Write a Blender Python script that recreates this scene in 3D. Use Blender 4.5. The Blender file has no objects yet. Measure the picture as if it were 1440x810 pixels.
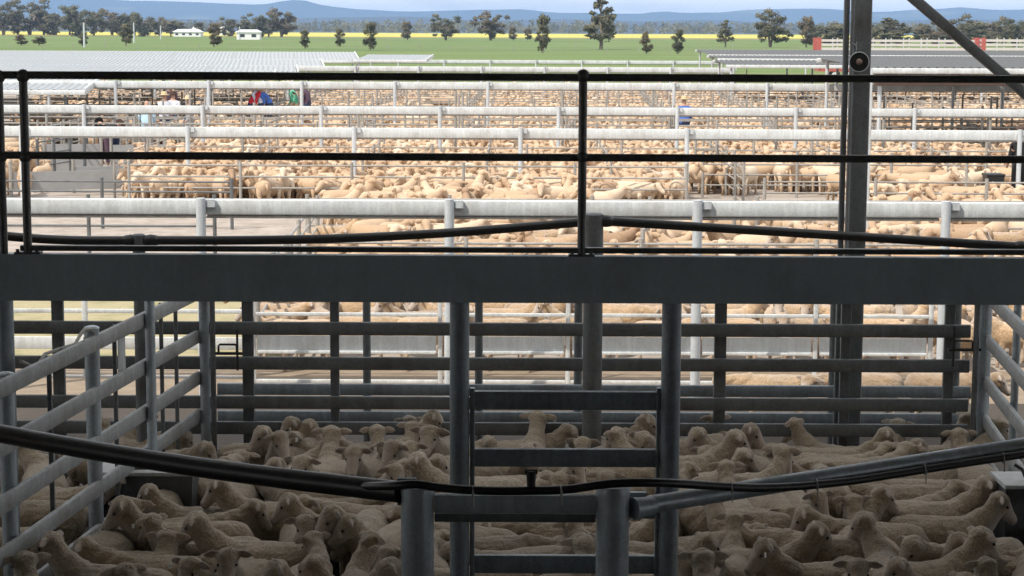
import bpy, math, random
import numpy as np
from mathutils import Vector, Matrix, Euler, noise as mnoise
random.seed(7); np.random.seed(7)
SC = bpy.context.scene
COL = SC.collection
R = math.radians

# ------------------------------------------------------------------ camera
FPX, CX, CY, CAMZ = 2700.0, 720.0, 405.0, 3.9
PITCH, ROLL = math.atan(357/2700.0), R(0.25)
cam_d = bpy.data.cameras.new('camera'); cam = bpy.data.objects.new('camera', cam_d); COL.objects.link(cam)
cam_d.sensor_width = 36.0; cam_d.lens = FPX/1440*36.0
cam_d.clip_start = 0.1; cam_d.clip_end = 60000
CAMROT = Matrix.Rotation(math.pi/2-PITCH, 3, 'X') @ Matrix.Rotation(ROLL, 3, 'Z')
cam.matrix_world = Matrix.Translation((0, 0, CAMZ)) @ CAMROT.to_4x4()
SC.camera = cam

# ------------------------------------------------------------------ sky, sun, exposure
SUN_EL, SUN_FROM = R(52), Vector((-0.74, -0.67, 0)).normalized()
w = bpy.data.worlds.new('World'); SC.world = w; w.use_nodes = True
nt = w.node_tree; bg = nt.nodes['Background']
sky = nt.nodes.new('ShaderNodeTexSky'); sky.sky_type = 'NISHITA'; sky.sun_disc = False
sky.sun_elevation = SUN_EL; sky.sun_rotation = math.atan2(SUN_FROM.x, SUN_FROM.y)
sky.air_density = 1.0; sky.dust_density = 1.4; sky.ozone_density = 1.0
tc = nt.nodes.new('ShaderNodeTexCoord'); mp = nt.nodes.new('ShaderNodeMapping'); mp.inputs['Scale'].default_value = (2.2, 2.2, 9.0)
cn = nt.nodes.new('ShaderNodeTexNoise'); cn.inputs['Scale'].default_value = 1.6; cn.inputs['Detail'].default_value = 9; cn.inputs['Roughness'].default_value = .58
cr = nt.nodes.new('ShaderNodeValToRGB'); cr.color_ramp.elements[0].position = .24; cr.color_ramp.elements[1].position = .50
cr.color_ramp.elements[1].color = (.82, .82, .82, 1)
cm = nt.nodes.new('ShaderNodeMix'); cm.data_type = 'RGBA'; cm.inputs[7].default_value = (12.5, 12.7, 13.0, 1)   # sunlit cloud
nt.links.new(tc.outputs['Generated'], mp.inputs[0]); nt.links.new(mp.outputs[0], cn.inputs['Vector']); nt.links.new(cn.outputs['Fac'], cr.inputs[0])
nt.links.new(cr.outputs[0], cm.inputs[0]); nt.links.new(sky.outputs[0], cm.inputs[6])
nt.links.new(cm.outputs[2], bg.inputs[0]); bg.inputs[1].default_value = 0.12
sun_d = bpy.data.lights.new('sun', 'SUN'); sun_d.energy = 4.4; sun_d.angle = R(0.53); sun_d.color = (1.0, 0.93, 0.83)
sun = bpy.data.objects.new('sun', sun_d); COL.objects.link(sun)
sd = SUN_FROM*math.cos(SUN_EL) + Vector((0, 0, math.sin(SUN_EL)))
sun.rotation_euler = sd.to_track_quat('Z', 'Y').to_euler()
SC.view_settings.view_transform = 'Standard'; SC.view_settings.look = 'None'
SC.view_settings.exposure = 0.0; SC.view_settings.gamma = 1.0
SC.render.engine = 'CYCLES'
SC.cycles.use_denoising = True
SC.cycles.max_bounces = 8; SC.cycles.diffuse_bounces = 4; SC.cycles.volume_bounces = 0
SC.cycles.transparent_max_bounces = 8

def ray(px, py):
    return CAMROT @ Vector(((px-CX)/FPX, (CY-py)/FPX, -1))
def at(px, py, d):                      # the point seen at a photo pixel, d metres ahead
    v = ray(px, py); return Vector((v.x/v.y*d, d, CAMZ + v.z/v.y*d))
def atz(px, py, z):
    v = ray(px, py); t = (z-CAMZ)/v.z; return Vector((v.x*t, v.y*t, z))
def to_px(p):
    q = CAMROT.transposed() @ (Vector(p)-Vector((0, 0, CAMZ)))
    return CX + FPX*q.x/-q.z, CY - FPX*q.y/-q.z

# ------------------------------------------------------------------ mesh helpers
class MB:
    def __init__(s): s.v = []; s.f = []; s.m = []
    def add(s, vs, fs, mi=0):
        o = len(s.v); s.v += [tuple(p) for p in vs]; s.f += [tuple(i+o for i in f) for f in fs]; s.m += [mi]*len(fs); return s
    def box(s, c, size, rot=None, mi=0):
        hx, hy, hz = size[0]/2, size[1]/2, size[2]/2
        vs = [Vector((x*hx, y*hy, z*hz)) for x in (-1, 1) for y in (-1, 1) for z in (-1, 1)]
        if rot is not None: vs = [rot @ p for p in vs]
        c = Vector(c)
        return s.add([p+c for p in vs], [(0,1,3,2),(4,6,7,5),(0,4,5,1),(2,3,7,6),(0,2,6,4),(1,5,7,3)], mi)
    def profile(s, p0, p1, prof, up=(0, 0, 1), caps=True, mi=0):
        p0, p1, up = Vector(p0), Vector(p1), Vector(up)
        t = (p1-p0).normalized()
        if abs(t.dot(up)) > .99: up = Vector((0, 1, 0))
        a = t.cross(up).normalized(); b = a.cross(t)
        n = len(prof); vs = []
        for P in (p0, p1): vs += [P + a*q[0] + b*q[1] for q in prof]
        fs = [(i, (i+1) % n, n+(i+1) % n, n+i) for i in range(n)]
        if caps: fs += [tuple(range(n-1, -1, -1)), tuple(range(n, 2*n))]
        return s.add(vs, fs, mi)
    def bar(s, p0, p1, wd, ht, r=None, up=(0, 0, 1), mi=0):    # rounded rectangular tube
        r = min(wd, ht)*0.2 if r is None else r
        prof = []
        for cx, cy, a0 in ((1,1,0),(-1,1,90),(-1,-1,180),(1,-1,270)):
            for k in range(3):
                a = R(a0+k*45); prof.append((cx*(wd/2-r)+r*math.cos(a), cy*(ht/2-r)+r*math.sin(a)))
        return s.profile(p0, p1, prof, up, mi=mi)
    def cyl(s, p0, p1, r0, r1=None, n=14, caps=True, mi=0):
        r1 = r0 if r1 is None else r1
        return s.tube([p0, p1], [r0, r1], n, caps, mi)
    def tube(s, pts, rs, n=10, caps=True, mi=0):
        pts = [Vector(p) for p in pts]
        if not hasattr(rs, '__len__'): rs = [rs]*len(pts)
        vs = []; ref = None
        for i, p in enumerate(pts):
            t = (pts[min(i+1, len(pts)-1)] - pts[max(i-1, 0)]).normalized()
            if ref is None: ref = Vector((0,0,1)) if abs(t.z) < .9 else Vector((0,1,0))
            a = t.cross(ref).normalized(); b = a.cross(t).normalized(); ref = b
            vs += [p + (a*math.cos(2*math.pi*k/n) + b*math.sin(2*math.pi*k/n))*rs[i] for k in range(n)]
        fs = [(i*n+k, i*n+(k+1) % n, (i+1)*n+(k+1) % n, (i+1)*n+k) for i in range(len(pts)-1) for k in range(n)]
        if caps: fs += [tuple(range(n-1, -1, -1)), tuple((len(pts)-1)*n+k for k in range(n))]
        return s.add(vs, fs, mi)
    def ball(s, c, r, n=10, mi=0, sc=(1,1,1)):
        c = Vector(c); vs = []; m = n//2
        for j in range(m+1):
            ph = math.pi*j/m
            for k in range(n):
                th = 2*math.pi*k/n
                vs.append(c+Vector((r*sc[0]*math.sin(ph)*math.cos(th), r*sc[1]*math.sin(ph)*math.sin(th), r*sc[2]*math.cos(ph))))
        fs = [(j*n+k, (j+1)*n+k, (j+1)*n+(k+1) % n, j*n+(k+1) % n) for j in range(m) for k in range(n)]
        return s.add(vs, fs, mi)
    def lathe(s, c, axis, prof, n=20, mi=0):     # prof: (distance along axis, radius)
        c, ax = Vector(c), Vector(axis).normalized()
        u = ax.cross(Vector((0,0,1)) if abs(ax.z) < .9 else Vector((0,1,0))).normalized(); w_ = ax.cross(u)
        vs = [c+ax*q[0]+(u*math.cos(2*math.pi*k/n)+w_*math.sin(2*math.pi*k/n))*max(q[1], .0005) for q in prof for k in range(n)]
        fs = [(i*n+k, i*n+(k+1) % n, (i+1)*n+(k+1) % n, (i+1)*n+k) for i in range(len(prof)-1) for k in range(n)]
        fs += [tuple(range(n-1, -1, -1)), tuple((len(prof)-1)*n+k for k in range(n))]
        return s.add(vs, fs, mi)
    def mesh(s, name, mats, smooth=True, off=(0, 0, 0)):
        me = bpy.data.meshes.new(name)
        off = Vector(off)
        me.from_pydata([tuple(Vector(p)-off) for p in s.v], [], s.f)
        for m in (mats if isinstance(mats, (list, tuple)) else [mats]): me.materials.append(m)
        if any(s.m): me.polygons.foreach_set('material_index', s.m)
        me.validate(); me.update()
        if smooth:
            me.polygons.foreach_set('use_smooth', [True]*len(me.polygons))
            try: me.set_sharp_from_angle(angle=R(38))
            except Exception: pass
        return me
    def build(s, name, mats, parent=None, smooth=True):
        off = wloc(parent) if parent else Vector((0, 0, 0))
        o = bpy.data.objects.new(name, s.mesh(name, mats, smooth, off)); COL.objects.link(o)
        if parent: o.parent = parent
        return o
def wloc(o):
    p = Vector((0, 0, 0))
    while o: p += o.location; o = o.parent
    return p
def tag(o, label=None, cat=None, group=None, kind=None):
    for k, v in (('label', label), ('category', cat), ('group', group), ('kind', kind)):
        if v: o[k] = v
    return o
def thing(name, label, cat, loc=(0, 0, 0), group=None):
    o = bpy.data.objects.new(name, None); COL.objects.link(o); o.location = loc; o.empty_display_size = .2
    return tag(o, label, cat, group)
def copy_tree(o, parent=None):
    c = o.copy(); COL.objects.link(c)
    if parent: c.parent = parent
    for ch in list(o.children): copy_tree(ch, c)
    return c
def inst(name, me, parent, loc=(0,0,0), rz=0):
    o = bpy.data.objects.new(name, me); COL.objects.link(o); o.parent = parent; o.location = loc; o.rotation_euler = (0,0,rz); return o

# ------------------------------------------------------------------ materials
class NB:
    def __init__(s, name):
        s.m = bpy.data.materials.new(name); s.m.use_nodes = True; s.t = s.m.node_tree
        s.p = s.t.nodes['Principled BSDF']
    def n(s, typ, **kw):
        nd = s.t.nodes.new(typ)
        for k, v in kw.items():
            if k in nd.inputs: nd.inputs[k].default_value = v
            else: setattr(nd, k, v)
        return nd
    def l(s, a, b): s.t.links.new(a, b)
    def coord(s, kind='Object', scale=(1,1,1)):
        c = s.n('ShaderNodeTexCoord'); m = s.n('ShaderNodeMapping'); m.inputs['Scale'].default_value = scale
        s.l(c.outputs[kind], m.inputs[0]); return m.outputs[0]
    def geo(s, scale=(1,1,1)):
        c = s.n('ShaderNodeNewGeometry'); m = s.n('ShaderNodeMapping'); m.inputs['Scale'].default_value = scale
        s.l(c.outputs['Position'], m.inputs[0]); return m.outputs[0]
    def noise(s, vec, scale, detail=4, rough=.55):
        q = s.n('ShaderNodeTexNoise', Scale=scale, Detail=detail, Roughness=rough); s.l(vec, q.inputs['Vector']); return q.outputs['Fac']
    def ramp(s, fac, stops):
        q = s.n('ShaderNodeValToRGB'); e = q.color_ramp.elements
        while len(e) < len(stops): e.new(.5)
        for el, (p, c) in zip(e, stops):
            el.position = p; el.color = (c, c, c, 1) if not hasattr(c, '__len__') else (*c, 1)
        s.l(fac, q.inputs[0]); return q.outputs[0]
    def mix(s, fac, a, b, mode='MIX'):
        q = s.n('ShaderNodeMix'); q.data_type = 'RGBA'; q.blend_type = mode
        for i, v in ((0, fac), (6, a), (7, b)):
            if hasattr(v, 'is_linked') or isinstance(v, bpy.types.NodeSocket): s.l(v, q.inputs[i])
            else: q.inputs[i].default_value = v if i == 0 else (*v, 1)
        return q.outputs[2]
    def math(s, op, a, b=0.0):
        q = s.n('ShaderNodeMath', operation=op)
        for i, v in ((0, a), (1, b)):
            if isinstance(v, bpy.types.NodeSocket): s.l(v, q.inputs[i])
            else: q.inputs[i].default_value = v
        return q.outputs[0]
    def done(s, col=None, rough=.6, metal=0, bump=None, bstr=.3, bdist=.01, spec=.5):
        if isinstance(col, bpy.types.NodeSocket): s.l(col, s.p.inputs['Base Color'])
        elif col: s.p.inputs['Base Color'].default_value = (*col, 1)
        if isinstance(rough, bpy.types.NodeSocket): s.l(rough, s.p.inputs['Roughness'])
        else: s.p.inputs['Roughness'].default_value = rough
        s.p.inputs['Metallic'].default_value = metal
        s.p.inputs['Specular IOR Level'].default_value = spec
        if bump is not None:
            b = s.n('ShaderNodeBump', Strength=bstr, Distance=bdist); s.l(bump, b.inputs['Height']); s.l(b.outputs[0], s.p.inputs['Normal'])
        return s.m
def plain(name, col, rough=.6, metal=0, var=.25, scale=8, bstr=.1):
    q = NB(name); v = q.geo()
    f = q.noise(v, scale, 5)
    c = q.mix(f, tuple(x*(1-var) for x in col), tuple(min(1, x*(1+var)) for x in col))
    return q.done(c, rough, metal, q.noise(v, scale*6, 3), bstr)
def steel(name, lo, hi, rough=.5, metal=.25, streak=.35, grime=(.10,.085,.07), gamt=.45, fleck=None):
    q = NB(name); v = q.geo()
    sp = q.n('ShaderNodeTexVoronoi', Scale=55.0); q.l(v, sp.inputs['Vector'])
    spc = q.ramp(sp.outputs['Color'], [(.2, 0), (.8, 1)])
    c = q.mix(q.math('ADD', q.math('MULTIPLY', spc, .35), q.math('MULTIPLY', q.noise(v, 3.5, 6, .65), .65)), lo, hi)
    st = q.ramp(q.noise(q.geo((9, 9, .8)), 2.2, 5, .6), [(.45, 0), (.72, 1)])
    c = q.mix(q.math('MULTIPLY', st, streak), c, tuple(x*1.5 for x in hi))
    g = q.ramp(q.noise(v, 2.3, 7, .7), [(.48, 0), (.7, 1)])
    c = q.mix(q.math('MULTIPLY', g, gamt), c, grime)
    if fleck:
        fl = q.ramp(q.noise(q.geo((42, 42, 2.6)), 3.0, 3, .5), [(.63, 0), (.70, 1)])
        c = q.mix(q.math('MULTIPLY', fl, .6), c, fleck)
    rr = q.ramp(q.noise(v, 6, 4), [(.3, rough-.12), (.7, rough+.15)])
    return q.done(c, rr, metal, q.noise(v, 40, 4), .12, .004)
M_GALV = steel('galvanised_steel_shed', (.27,.32,.355), (.44,.49,.52), .42, .35)
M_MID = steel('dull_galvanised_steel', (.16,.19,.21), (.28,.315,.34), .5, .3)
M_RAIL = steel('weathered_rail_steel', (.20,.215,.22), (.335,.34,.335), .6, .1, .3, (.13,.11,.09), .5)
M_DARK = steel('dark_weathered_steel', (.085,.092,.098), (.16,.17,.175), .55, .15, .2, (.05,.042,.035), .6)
M_BEAM = steel('painted_beam_steel', (.30,.36,.40), (.38,.44,.475), .55, .0, .15, (.14,.15,.155), .35, fleck=(.42,.42,.40))
M_HAND = steel('handrail_steel', (.07,.075,.075), (.14,.145,.145), .42, .4, .2, (.03,.028,.025), .5)
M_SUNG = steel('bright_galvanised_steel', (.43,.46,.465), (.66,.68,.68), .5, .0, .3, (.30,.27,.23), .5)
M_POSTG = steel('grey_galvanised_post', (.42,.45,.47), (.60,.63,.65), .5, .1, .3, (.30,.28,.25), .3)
M_FENCE = steel('pen_fence_steel', (.22,.21,.19), (.38,.36,.33), .6, .05, .3, (.16,.13,.10), .5)
M_HOSE = plain('black_poly_pipe', (.016,.016,.017), .38, 0, .5, 6, .15)
M_TIE = plain('tie_wire', (.42,.42,.40), .45, .3)
M_CORD = plain('grey_cord', (.30,.29,.26), .8)
M_RUST = plain('rusty_steel', (.14,.07,.04), .8, 0, .5, 12)
M_BLACK = plain('black_plastic', (.012,.012,.012), .45)
M_WHITE = plain('white_paint', (.78,.78,.76), .55, 0, .06, 4)
M_PINK = plain('faded_white_rail', (.60,.54,.53), .6, 0, .12, 2)
M_RED = plain('red_paint', (.42,.10,.085), .5, 0, .15, 4)
M_BROWN = plain('brown_fascia', (.13,.085,.07), .6, 0, .25, 3)
M_GREYSHEET = plain('dark_grey_roof_sheet', (.10,.105,.11), .85, 0, .2, 1.5)
M_GLASS = plain('dark_window_glass', (.03,.035,.04), .1)
M_TROUGH = steel('trough_steel', (.06,.065,.07), (.11,.115,.12), .6, .1, .2, (.04,.035,.03), .5)
M_LID = steel('trough_lid', (.38,.39,.39), (.55,.56,.56), .6, 0, .2, (.2,.18,.15), .4)
M_SHEET = steel('pale_sheet_panel', (.44,.475,.49), (.60,.635,.65), .45, .1, .3, (.38,.34,.30), .4)

def wool_mat():
    q = NB('wool'); v = q.coord('Object'); oi = q.n('ShaderNodeObjectInfo')
    base0 = q.ramp(oi.outputs['Random'], [(0, (.34,.265,.18)), (.35, (.54,.43,.295)), (.7, (.45,.36,.245)), (1, (.64,.525,.385))])
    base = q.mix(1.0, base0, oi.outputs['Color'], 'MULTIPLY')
    off = q.n('ShaderNodeVectorMath', operation='ADD'); q.l(v, off.inputs[0]); q.l(oi.outputs['Location'], off.inputs[1])
    v2 = off.outputs[0]
    d = q.ramp(q.noise(v2, 5, 6, .65), [(.40, 0), (.72, 1)])
    c = q.mix(q.math('MULTIPLY', d, .55), base, (.22,.165,.11))
    fine = q.noise(v2, 50, 4, .7)
    c = q.mix(q.math('MULTIPLY', q.ramp(fine, [(.38, 1), (.58, 0)]), .5), c, (.20,.15,.10))
    a = q.n('ShaderNodeAttribute'); a.attribute_name = 'skin'
    c = q.mix(a.outputs['Fac'], c, q.mix(q.noise(v2, 9, 4), (.44,.345,.27), (.64,.54,.45)))
    a2 = q.n('ShaderNodeAttribute'); a2.attribute_name = 'dark'
    c = q.mix(a2.outputs['Fac'], c, (.12,.075,.065))
    b = q.math('ADD', q.noise(v2, 45, 5, .7), q.math('MULTIPLY', q.noise(v2, 160, 2), .5))
    m = q.done(c, .95, 0, b, .95, .02, spec=.15)
    q.p.inputs['Sheen Weight'].default_value = .6; q.p.inputs['Sheen Roughness'].default_value = .5
    return m
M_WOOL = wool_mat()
M_EYE = plain('sheep_eye', (.015,.010,.008), .15)
def flock_mat():
    q = NB('flock_wool'); a = q.n('ShaderNodeAttribute'); a.attribute_name = 'tone'
    c = q.ramp(a.outputs['Fac'], [(0, (.30,.195,.13)), (.3, (.50,.355,.235)), (.65, (.60,.45,.315)), (1, (.74,.62,.49))])
    c = q.mix(q.math('MULTIPLY', q.noise(q.geo(), 6, 4), .5), c, (.36,.25,.16))
    return q.done(c, .95, 0, q.noise(q.geo(), 30, 3), .6, .02, spec=.1)
M_FLOCK = flock_mat()

# ------------------------------------------------------------------ ground, fields, hills
def gz(x, y):                                  # height of the land: flat yards, then a very gentle rise
    h = float(np.interp(y, [0, 420, 1300, 2700, 3600], [0, 0, 2.9, 4.7, 6.0]))
    return h + (0 if y < 420 else .2*math.sin(x*.011+y*.004)*min(1, (y-420)/300))
def ground():
    q = NB('ground_land'); pos = q.n('ShaderNodeNewGeometry'); sep = q.n('ShaderNodeSeparateXYZ'); q.l(pos.outputs['Position'], sep.inputs[0])
    v = q.geo(); Y = sep.outputs['Y']
    Yn = q.math('ADD', Y, q.math('MULTIPLY', q.math('SUBTRACT', q.noise(q.geo((.004,.001,1)), 1.0, 3), .5), 160))
    conc = q.mix(q.noise(v, .35, 7, .7), (.30,.255,.215), (.44,.39,.34))
    conc = q.mix(q.math('MULTIPLY', q.ramp(q.noise(v, 1.1, 8, .75), [(.5, 0), (.7, 1)]), .5), conc, (.18,.14,.105))
    grass = q.mix(q.noise(q.geo((.02,.006,1)), 1.6, 7, .65), (.10,.155,.045), (.165,.225,.075))
    grass = q.mix(q.ramp(q.noise(q.geo((.0015,.03,1)), 3.0, 6), [(.48, 0), (.6, .55)]), grass, (.075,.115,.035))
    grass = q.mix(q.ramp(q.noise(q.geo((.004,.02,1)), 2.0, 5), [(.5, 0), (.75, .7)]), grass, (.24,.23,.11))
    straw = q.mix(q.noise(q.geo((.01,.01,1)), 2.0, 6), (.28,.22,.10), (.20,.19,.07))
    can = q.mix(q.noise(q.geo((.004,.02,1)), 1.0, 6), (.58,.50,.09), (.42,.40,.10))
    far = q.mix(q.noise(q.geo((.0015,.0015,1)), 1.0, 6), (.05,.075,.035), (.11,.12,.05))
    def step(lo, hi):
        m = q.n('ShaderNodeMapRange'); m.inputs[1].default_value = lo; m.inputs[2].default_value = hi; q.l(Yn, m.inputs[0]); return m.outputs[0]
    sm = q.n('ShaderNodeMapRange'); sm.inputs[1].default_value = 128; sm.inputs[2].default_value = 134; q.l(Y, sm.inputs[0])
    c = q.mix(sm.outputs[0], conc, grass)
    c = q.mix(step(960, 1010), c, straw); c = q.mix(step(1080, 1110), c, can); c = q.mix(step(2700, 2800), c, far)
    m = q.done(c, .95, 0, q.noise(v, 8, 6), .4, .02, spec=.15)
    ys = list(np.concatenate([[-60, 0], np.linspace(20, 420, 6), np.geomspace(440, 3600, 50), [5000, 8000, 15800]]))
    b = MB(); nx = 61
    for y in ys:
        hw = 200 + max(0, y)*1.3
        for i in range(nx):
            x = (i/(nx-1)*2-1)*hw
            b.v.append((x, y, gz(x, min(y, 3600)) if y < 8000 else gz(0, 3600)))
    for j in range(len(ys)-1):
        for i in range(nx-1):
            b.f.append((j*nx+i, j*nx+i+1, (j+1)*nx+i+1, (j+1)*nx+i)); b.m.append(0)
    tag(b.build('ground', m), kind='structure')
ground()
def sheet(name, pts, z, mat):
    b = MB(); b.add([(x, y, z) for x, y in pts], [tuple(range(len(pts)))])
    return tag(b.build(name, mat, smooth=False), kind='structure')
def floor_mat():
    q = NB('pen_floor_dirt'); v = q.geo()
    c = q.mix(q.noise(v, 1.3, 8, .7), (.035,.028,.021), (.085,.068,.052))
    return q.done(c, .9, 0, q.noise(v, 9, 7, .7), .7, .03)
def straw_mat():
    q = NB('straw_ground'); v = q.geo()
    c = q.mix(q.noise(v, 7, 8, .75), (.27,.225,.12), (.44,.385,.23))
    c = q.mix(q.ramp(q.noise(v, 1.2, 5), [(.5, 0), (.68, 1)]), c, (.19,.195,.085))
    return q.done(c, .95, 0, q.noise(v, 25, 6), .8, .03)
def lane_mat():
    q = NB('concrete_lane'); v = q.geo()
    c = q.mix(q.noise(v, .8, 7, .7), (.33,.28,.24), (.44,.385,.335))
    c = q.mix(q.math('MULTIPLY', q.ramp(q.noise(v, 2.2, 7, .7), [(.42, 0), (.62, 1)]), .6), c, (.20,.155,.115))
    return q.done(c, .9, 0, q.noise(v, 20, 5), .3, .01)
M_LANE = lane_mat()
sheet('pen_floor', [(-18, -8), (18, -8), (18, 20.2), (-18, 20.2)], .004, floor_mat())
sheet('dirt_track', [(-18, 20.2), (18, 20.2), (18, 22.2), (-18, 22.2)], .004, plain('brown_dirt', (.25,.195,.14), .95, 0, .45, 4, .5))
sheet('straw_yard', [(-16, 22.2), (-2.7, 22.2), (-2.9, 33), (-16, 33)], .004, straw_mat())
sheet('concrete_lane', [(-24, 34.0), (24, 34.0), (24, 42.3), (-24, 42.3)], .004, M_LANE)
sheet('side_lane', [(-20, 45), (-9.4, 45), (-12, 78), (-30, 78)], .004, M_LANE)

def hill_mat(name, lo, hi, clear):
    q = NB(name); v = q.geo((.001,.001,.003))
    c = q.mix(q.noise(v, 6, 8, .7), lo, hi)
    c = q.mix(q.ramp(q.noise(q.geo((.0006,.0003,.002)), 3.5, 5), [(.58, 0), (.66, .7)]), c, clear)
    return q.done(c, .95, 0, spec=.05)
def hills(name, prof, dist, depth, jag, mat, seed):
    b = MB(); nx = 240; rows = 11
    xs = np.linspace(-1500, 2940, nx)
    for j in range(rows):
        u = j/(rows-1)*2-1
        for px in xs:
            py = np.interp(px, [p[0] for p in prof], [p[1] for p in prof])
            v = ray(CX, py); top = v.z/v.y*dist + CAMZ
            X = (px-CX)/FPX*dist
            sh = max(0, 1-abs(u))**.8
            nz = mnoise.fractal(Vector((X*.0011, u*2.3+seed, seed)), 1, 2, 5)*jag
            b.v.append((X*(1+u*depth/dist), dist+u*depth, (top+nz*.6)*sh*(.9 if j != rows//2 else 1) + nz*.35*sh))
    for j in range(rows-1):
        for i in range(nx-1):
            b.f.append((j*nx+i, j*nx+i+1, (j+1)*nx+i+1, (j+1)*nx+i)); b.m.append(0)
    return tag(b.build(name, mat), kind='structure')
hills('far_hills', [(-1500,8),(-700,14),(-200,2),(0,-6),(70,-5),(130,0),(190,4),(300,5),(370,9),(400,4),(425,1),(455,9),(500,14),(560,16),(640,15),(700,14),(735,12.5),(770,16),(830,17),(900,18),(925,15.5),(960,19),(1010,18),(1060,13),(1100,10.5),(1150,9.5),(1200,14),(1245,14),(1300,10),(1345,7),(1390,10),(1440,9),(1600,14),(2000,6),(2940,14)],
      13000, 1900, 14, hill_mat('far_hill_forest', (.022,.042,.034), (.048,.070,.050), (.15,.16,.11)), 3.0)
hills('near_hills', [(-1500,28),(-300,22),(0,24),(120,26),(300,30),(480,26),(560,24),(700,29),(800,27),(900,30),(1000,27),(1120,31),(1250,27),(1350,24),(1440,26),(2000,24),(2940,28)],
      8200, 1300, 10, hill_mat('near_hill_forest', (.035,.038,.028), (.065,.065,.045), (.15,.14,.085)), 9.0)

# ------------------------------------------------------------------ trees
def leaf_mat(name, a, b, c):
    q = NB(name); at_ = q.n('ShaderNodeAttribute'); at_.attribute_name = 'tone'
    col = q.ramp(at_.outputs['Fac'], [(0, a), (.5, b), (1, c)])
    m = q.done(col, .7, 0, spec=.2)
    tr = q.n('ShaderNodeBsdfTranslucent'); q.l(col, tr.inputs[0]); mx = q.n('ShaderNodeMixShader'); mx.inputs[0].default_value = .35
    q.l(q.p.outputs[0], mx.inputs[1]); q.l(tr.outputs[0], mx.inputs[2]); q.l(mx.outputs[0], q.t.nodes['Material Output'].inputs[0])
    return m
M_LEAF = [leaf_mat('gum_leaves_olive', (.125,.13,.085), (.20,.19,.125), (.28,.255,.17)),
          leaf_mat('gum_leaves_dark', (.105,.112,.075), (.17,.168,.11), (.245,.225,.15)),
          leaf_mat('gum_leaves_brownish', (.14,.122,.082), (.215,.185,.125), (.29,.245,.165))]
M_BARK = plain('gum_bark', (.22,.18,.14), .9, 0, .4, 2, .3)
def tree_proto(seed, style, leafm):
    rnd = random.Random(seed); b = MB(); H = 10.0; clumps = []
    if style == 'round':
        b.tube([(0,0,-.3),(.1,0,1.5),(0,.1,4),(.2,0,7.5)], [.28,.22,.16,.05], 8)
        for k in range(26):
            a = rnd.uniform(0, 6.28); z = rnd.uniform(1.3, 9.5); rr = 2.7*math.sin(math.pi*min(1, max(0.08, (z-.3)/9.8)))**.55
            p = Vector((math.cos(a)*rr*rnd.uniform(.3, .85), math.sin(a)*rr*rnd.uniform(.3, .85), z))
            clumps.append((p, rnd.uniform(.7, 1.25))); b.tube([(0,0,max(1.3, z-2.2)), p*.6+Vector((0,0,z*.36)), p], [.09,.06,.02], 5)
    elif style == 'gum':
        for s in range(3):
            a = s*2.1+rnd.uniform(-.4,.4); top = Vector((math.cos(a)*2.6, math.sin(a)*2.6, 7.2))
            b.tube([(0,0,-.3),(math.cos(a)*.4,math.sin(a)*.4,2.2), top*.6+Vector((0,0,1)), top], [.3,.22,.14,.05], 7)
            for k in range(12):
                p = top*rnd.uniform(.55,1.25) + Vector((rnd.uniform(-1.9,1.9), rnd.uniform(-1.9,1.9), rnd.uniform(-3.6,2.1)))
                clumps.append((p, rnd.uniform(.65,1.3))); b.tube([top*.75, (top*.75+p)/2, p], [.08,.05,.02], 5)
    else:
        b.tube([(0,0,-.3),(.15,0,3),(-.1,.1,6),(.25,0,9.7)], [.26,.2,.13,.03], 8)
        for k in range(30):
            z = rnd.uniform(1.6, 10.0)
            rr = 2.0 if z < 6.2 else 1.7*(10.6-z)/4.4+.25
            a = rnd.uniform(0, 6.28); p = Vector((math.cos(a)*rr*rnd.uniform(.3,1), math.sin(a)*rr*rnd.uniform(.3,1), z))
            clumps.append((p, rnd.uniform(.45,.95) if z < 6.5 else rnd.uniform(.3,.55)))
            b.tube([(0,0,max(1,z-1.4)), p*.5+Vector((0,0,z*.45)), p], [.08,.05,.02], 5)
    V = []; F = []; T = []; NR = []
    for p, r in clumps:
        tone = rnd.uniform(.15, .8)
        for k in range(int(110*r)):
            d = Vector((rnd.gauss(0,1), rnd.gauss(0,1), rnd.gauss(0,.75))).normalized()*r*rnd.uniform(.25,1.12)
            c = p+d; s = rnd.uniform(.17,.40)
            e = Euler((rnd.uniform(0,6.3), rnd.uniform(0,6.3), rnd.uniform(0,6.3))).to_matrix()
            o = len(V); V += [tuple(c+e@Vector(q)) for q in ((-s,0,0),(0,-s*.55,0),(s,0,0),(0,s*.55,0))]
            out = (d.normalized()*.75 + Vector((p.x,p.y,(p.z-5)*.6)).normalized()*.6 + e@Vector((0,0,.5 if (e@Vector((0,0,1))).dot(d) > 0 else -.5))).normalized()
            F.append((o,o+1,o+2,o+3) if (e@Vector((0,0,1))).dot(out) > 0 else (o,o+3,o+2,o+1)); NR += [tuple(out)]*4
            T += [min(1, max(0, tone+rnd.uniform(-.2,.2)))]*4
    root = thing('gum_tree', 'tree', 'tree')
    b.build('trunk', M_BARK, root)
    me = bpy.data.meshes.new('crown'); me.from_pydata(V, [], F); me.materials.append(leafm)
    me.polygons.foreach_set('use_smooth', [True]*len(F)); me.normals_split_custom_set_from_vertices(NR)
    at_ = me.attributes.new('tone', 'FLOAT', 'POINT'); at_.data.foreach_set('value', T)
    inst('crown', me, root)
    return root
PROTO = {}
for i, (st, lm) in enumerate([('round',1),('round',0),('gum',0),('gum',2),('tall',0),('round',2),('gum',1)]):
    PROTO[i] = [tree_proto(20+i, st, M_LEAF[lm]), False]
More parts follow.
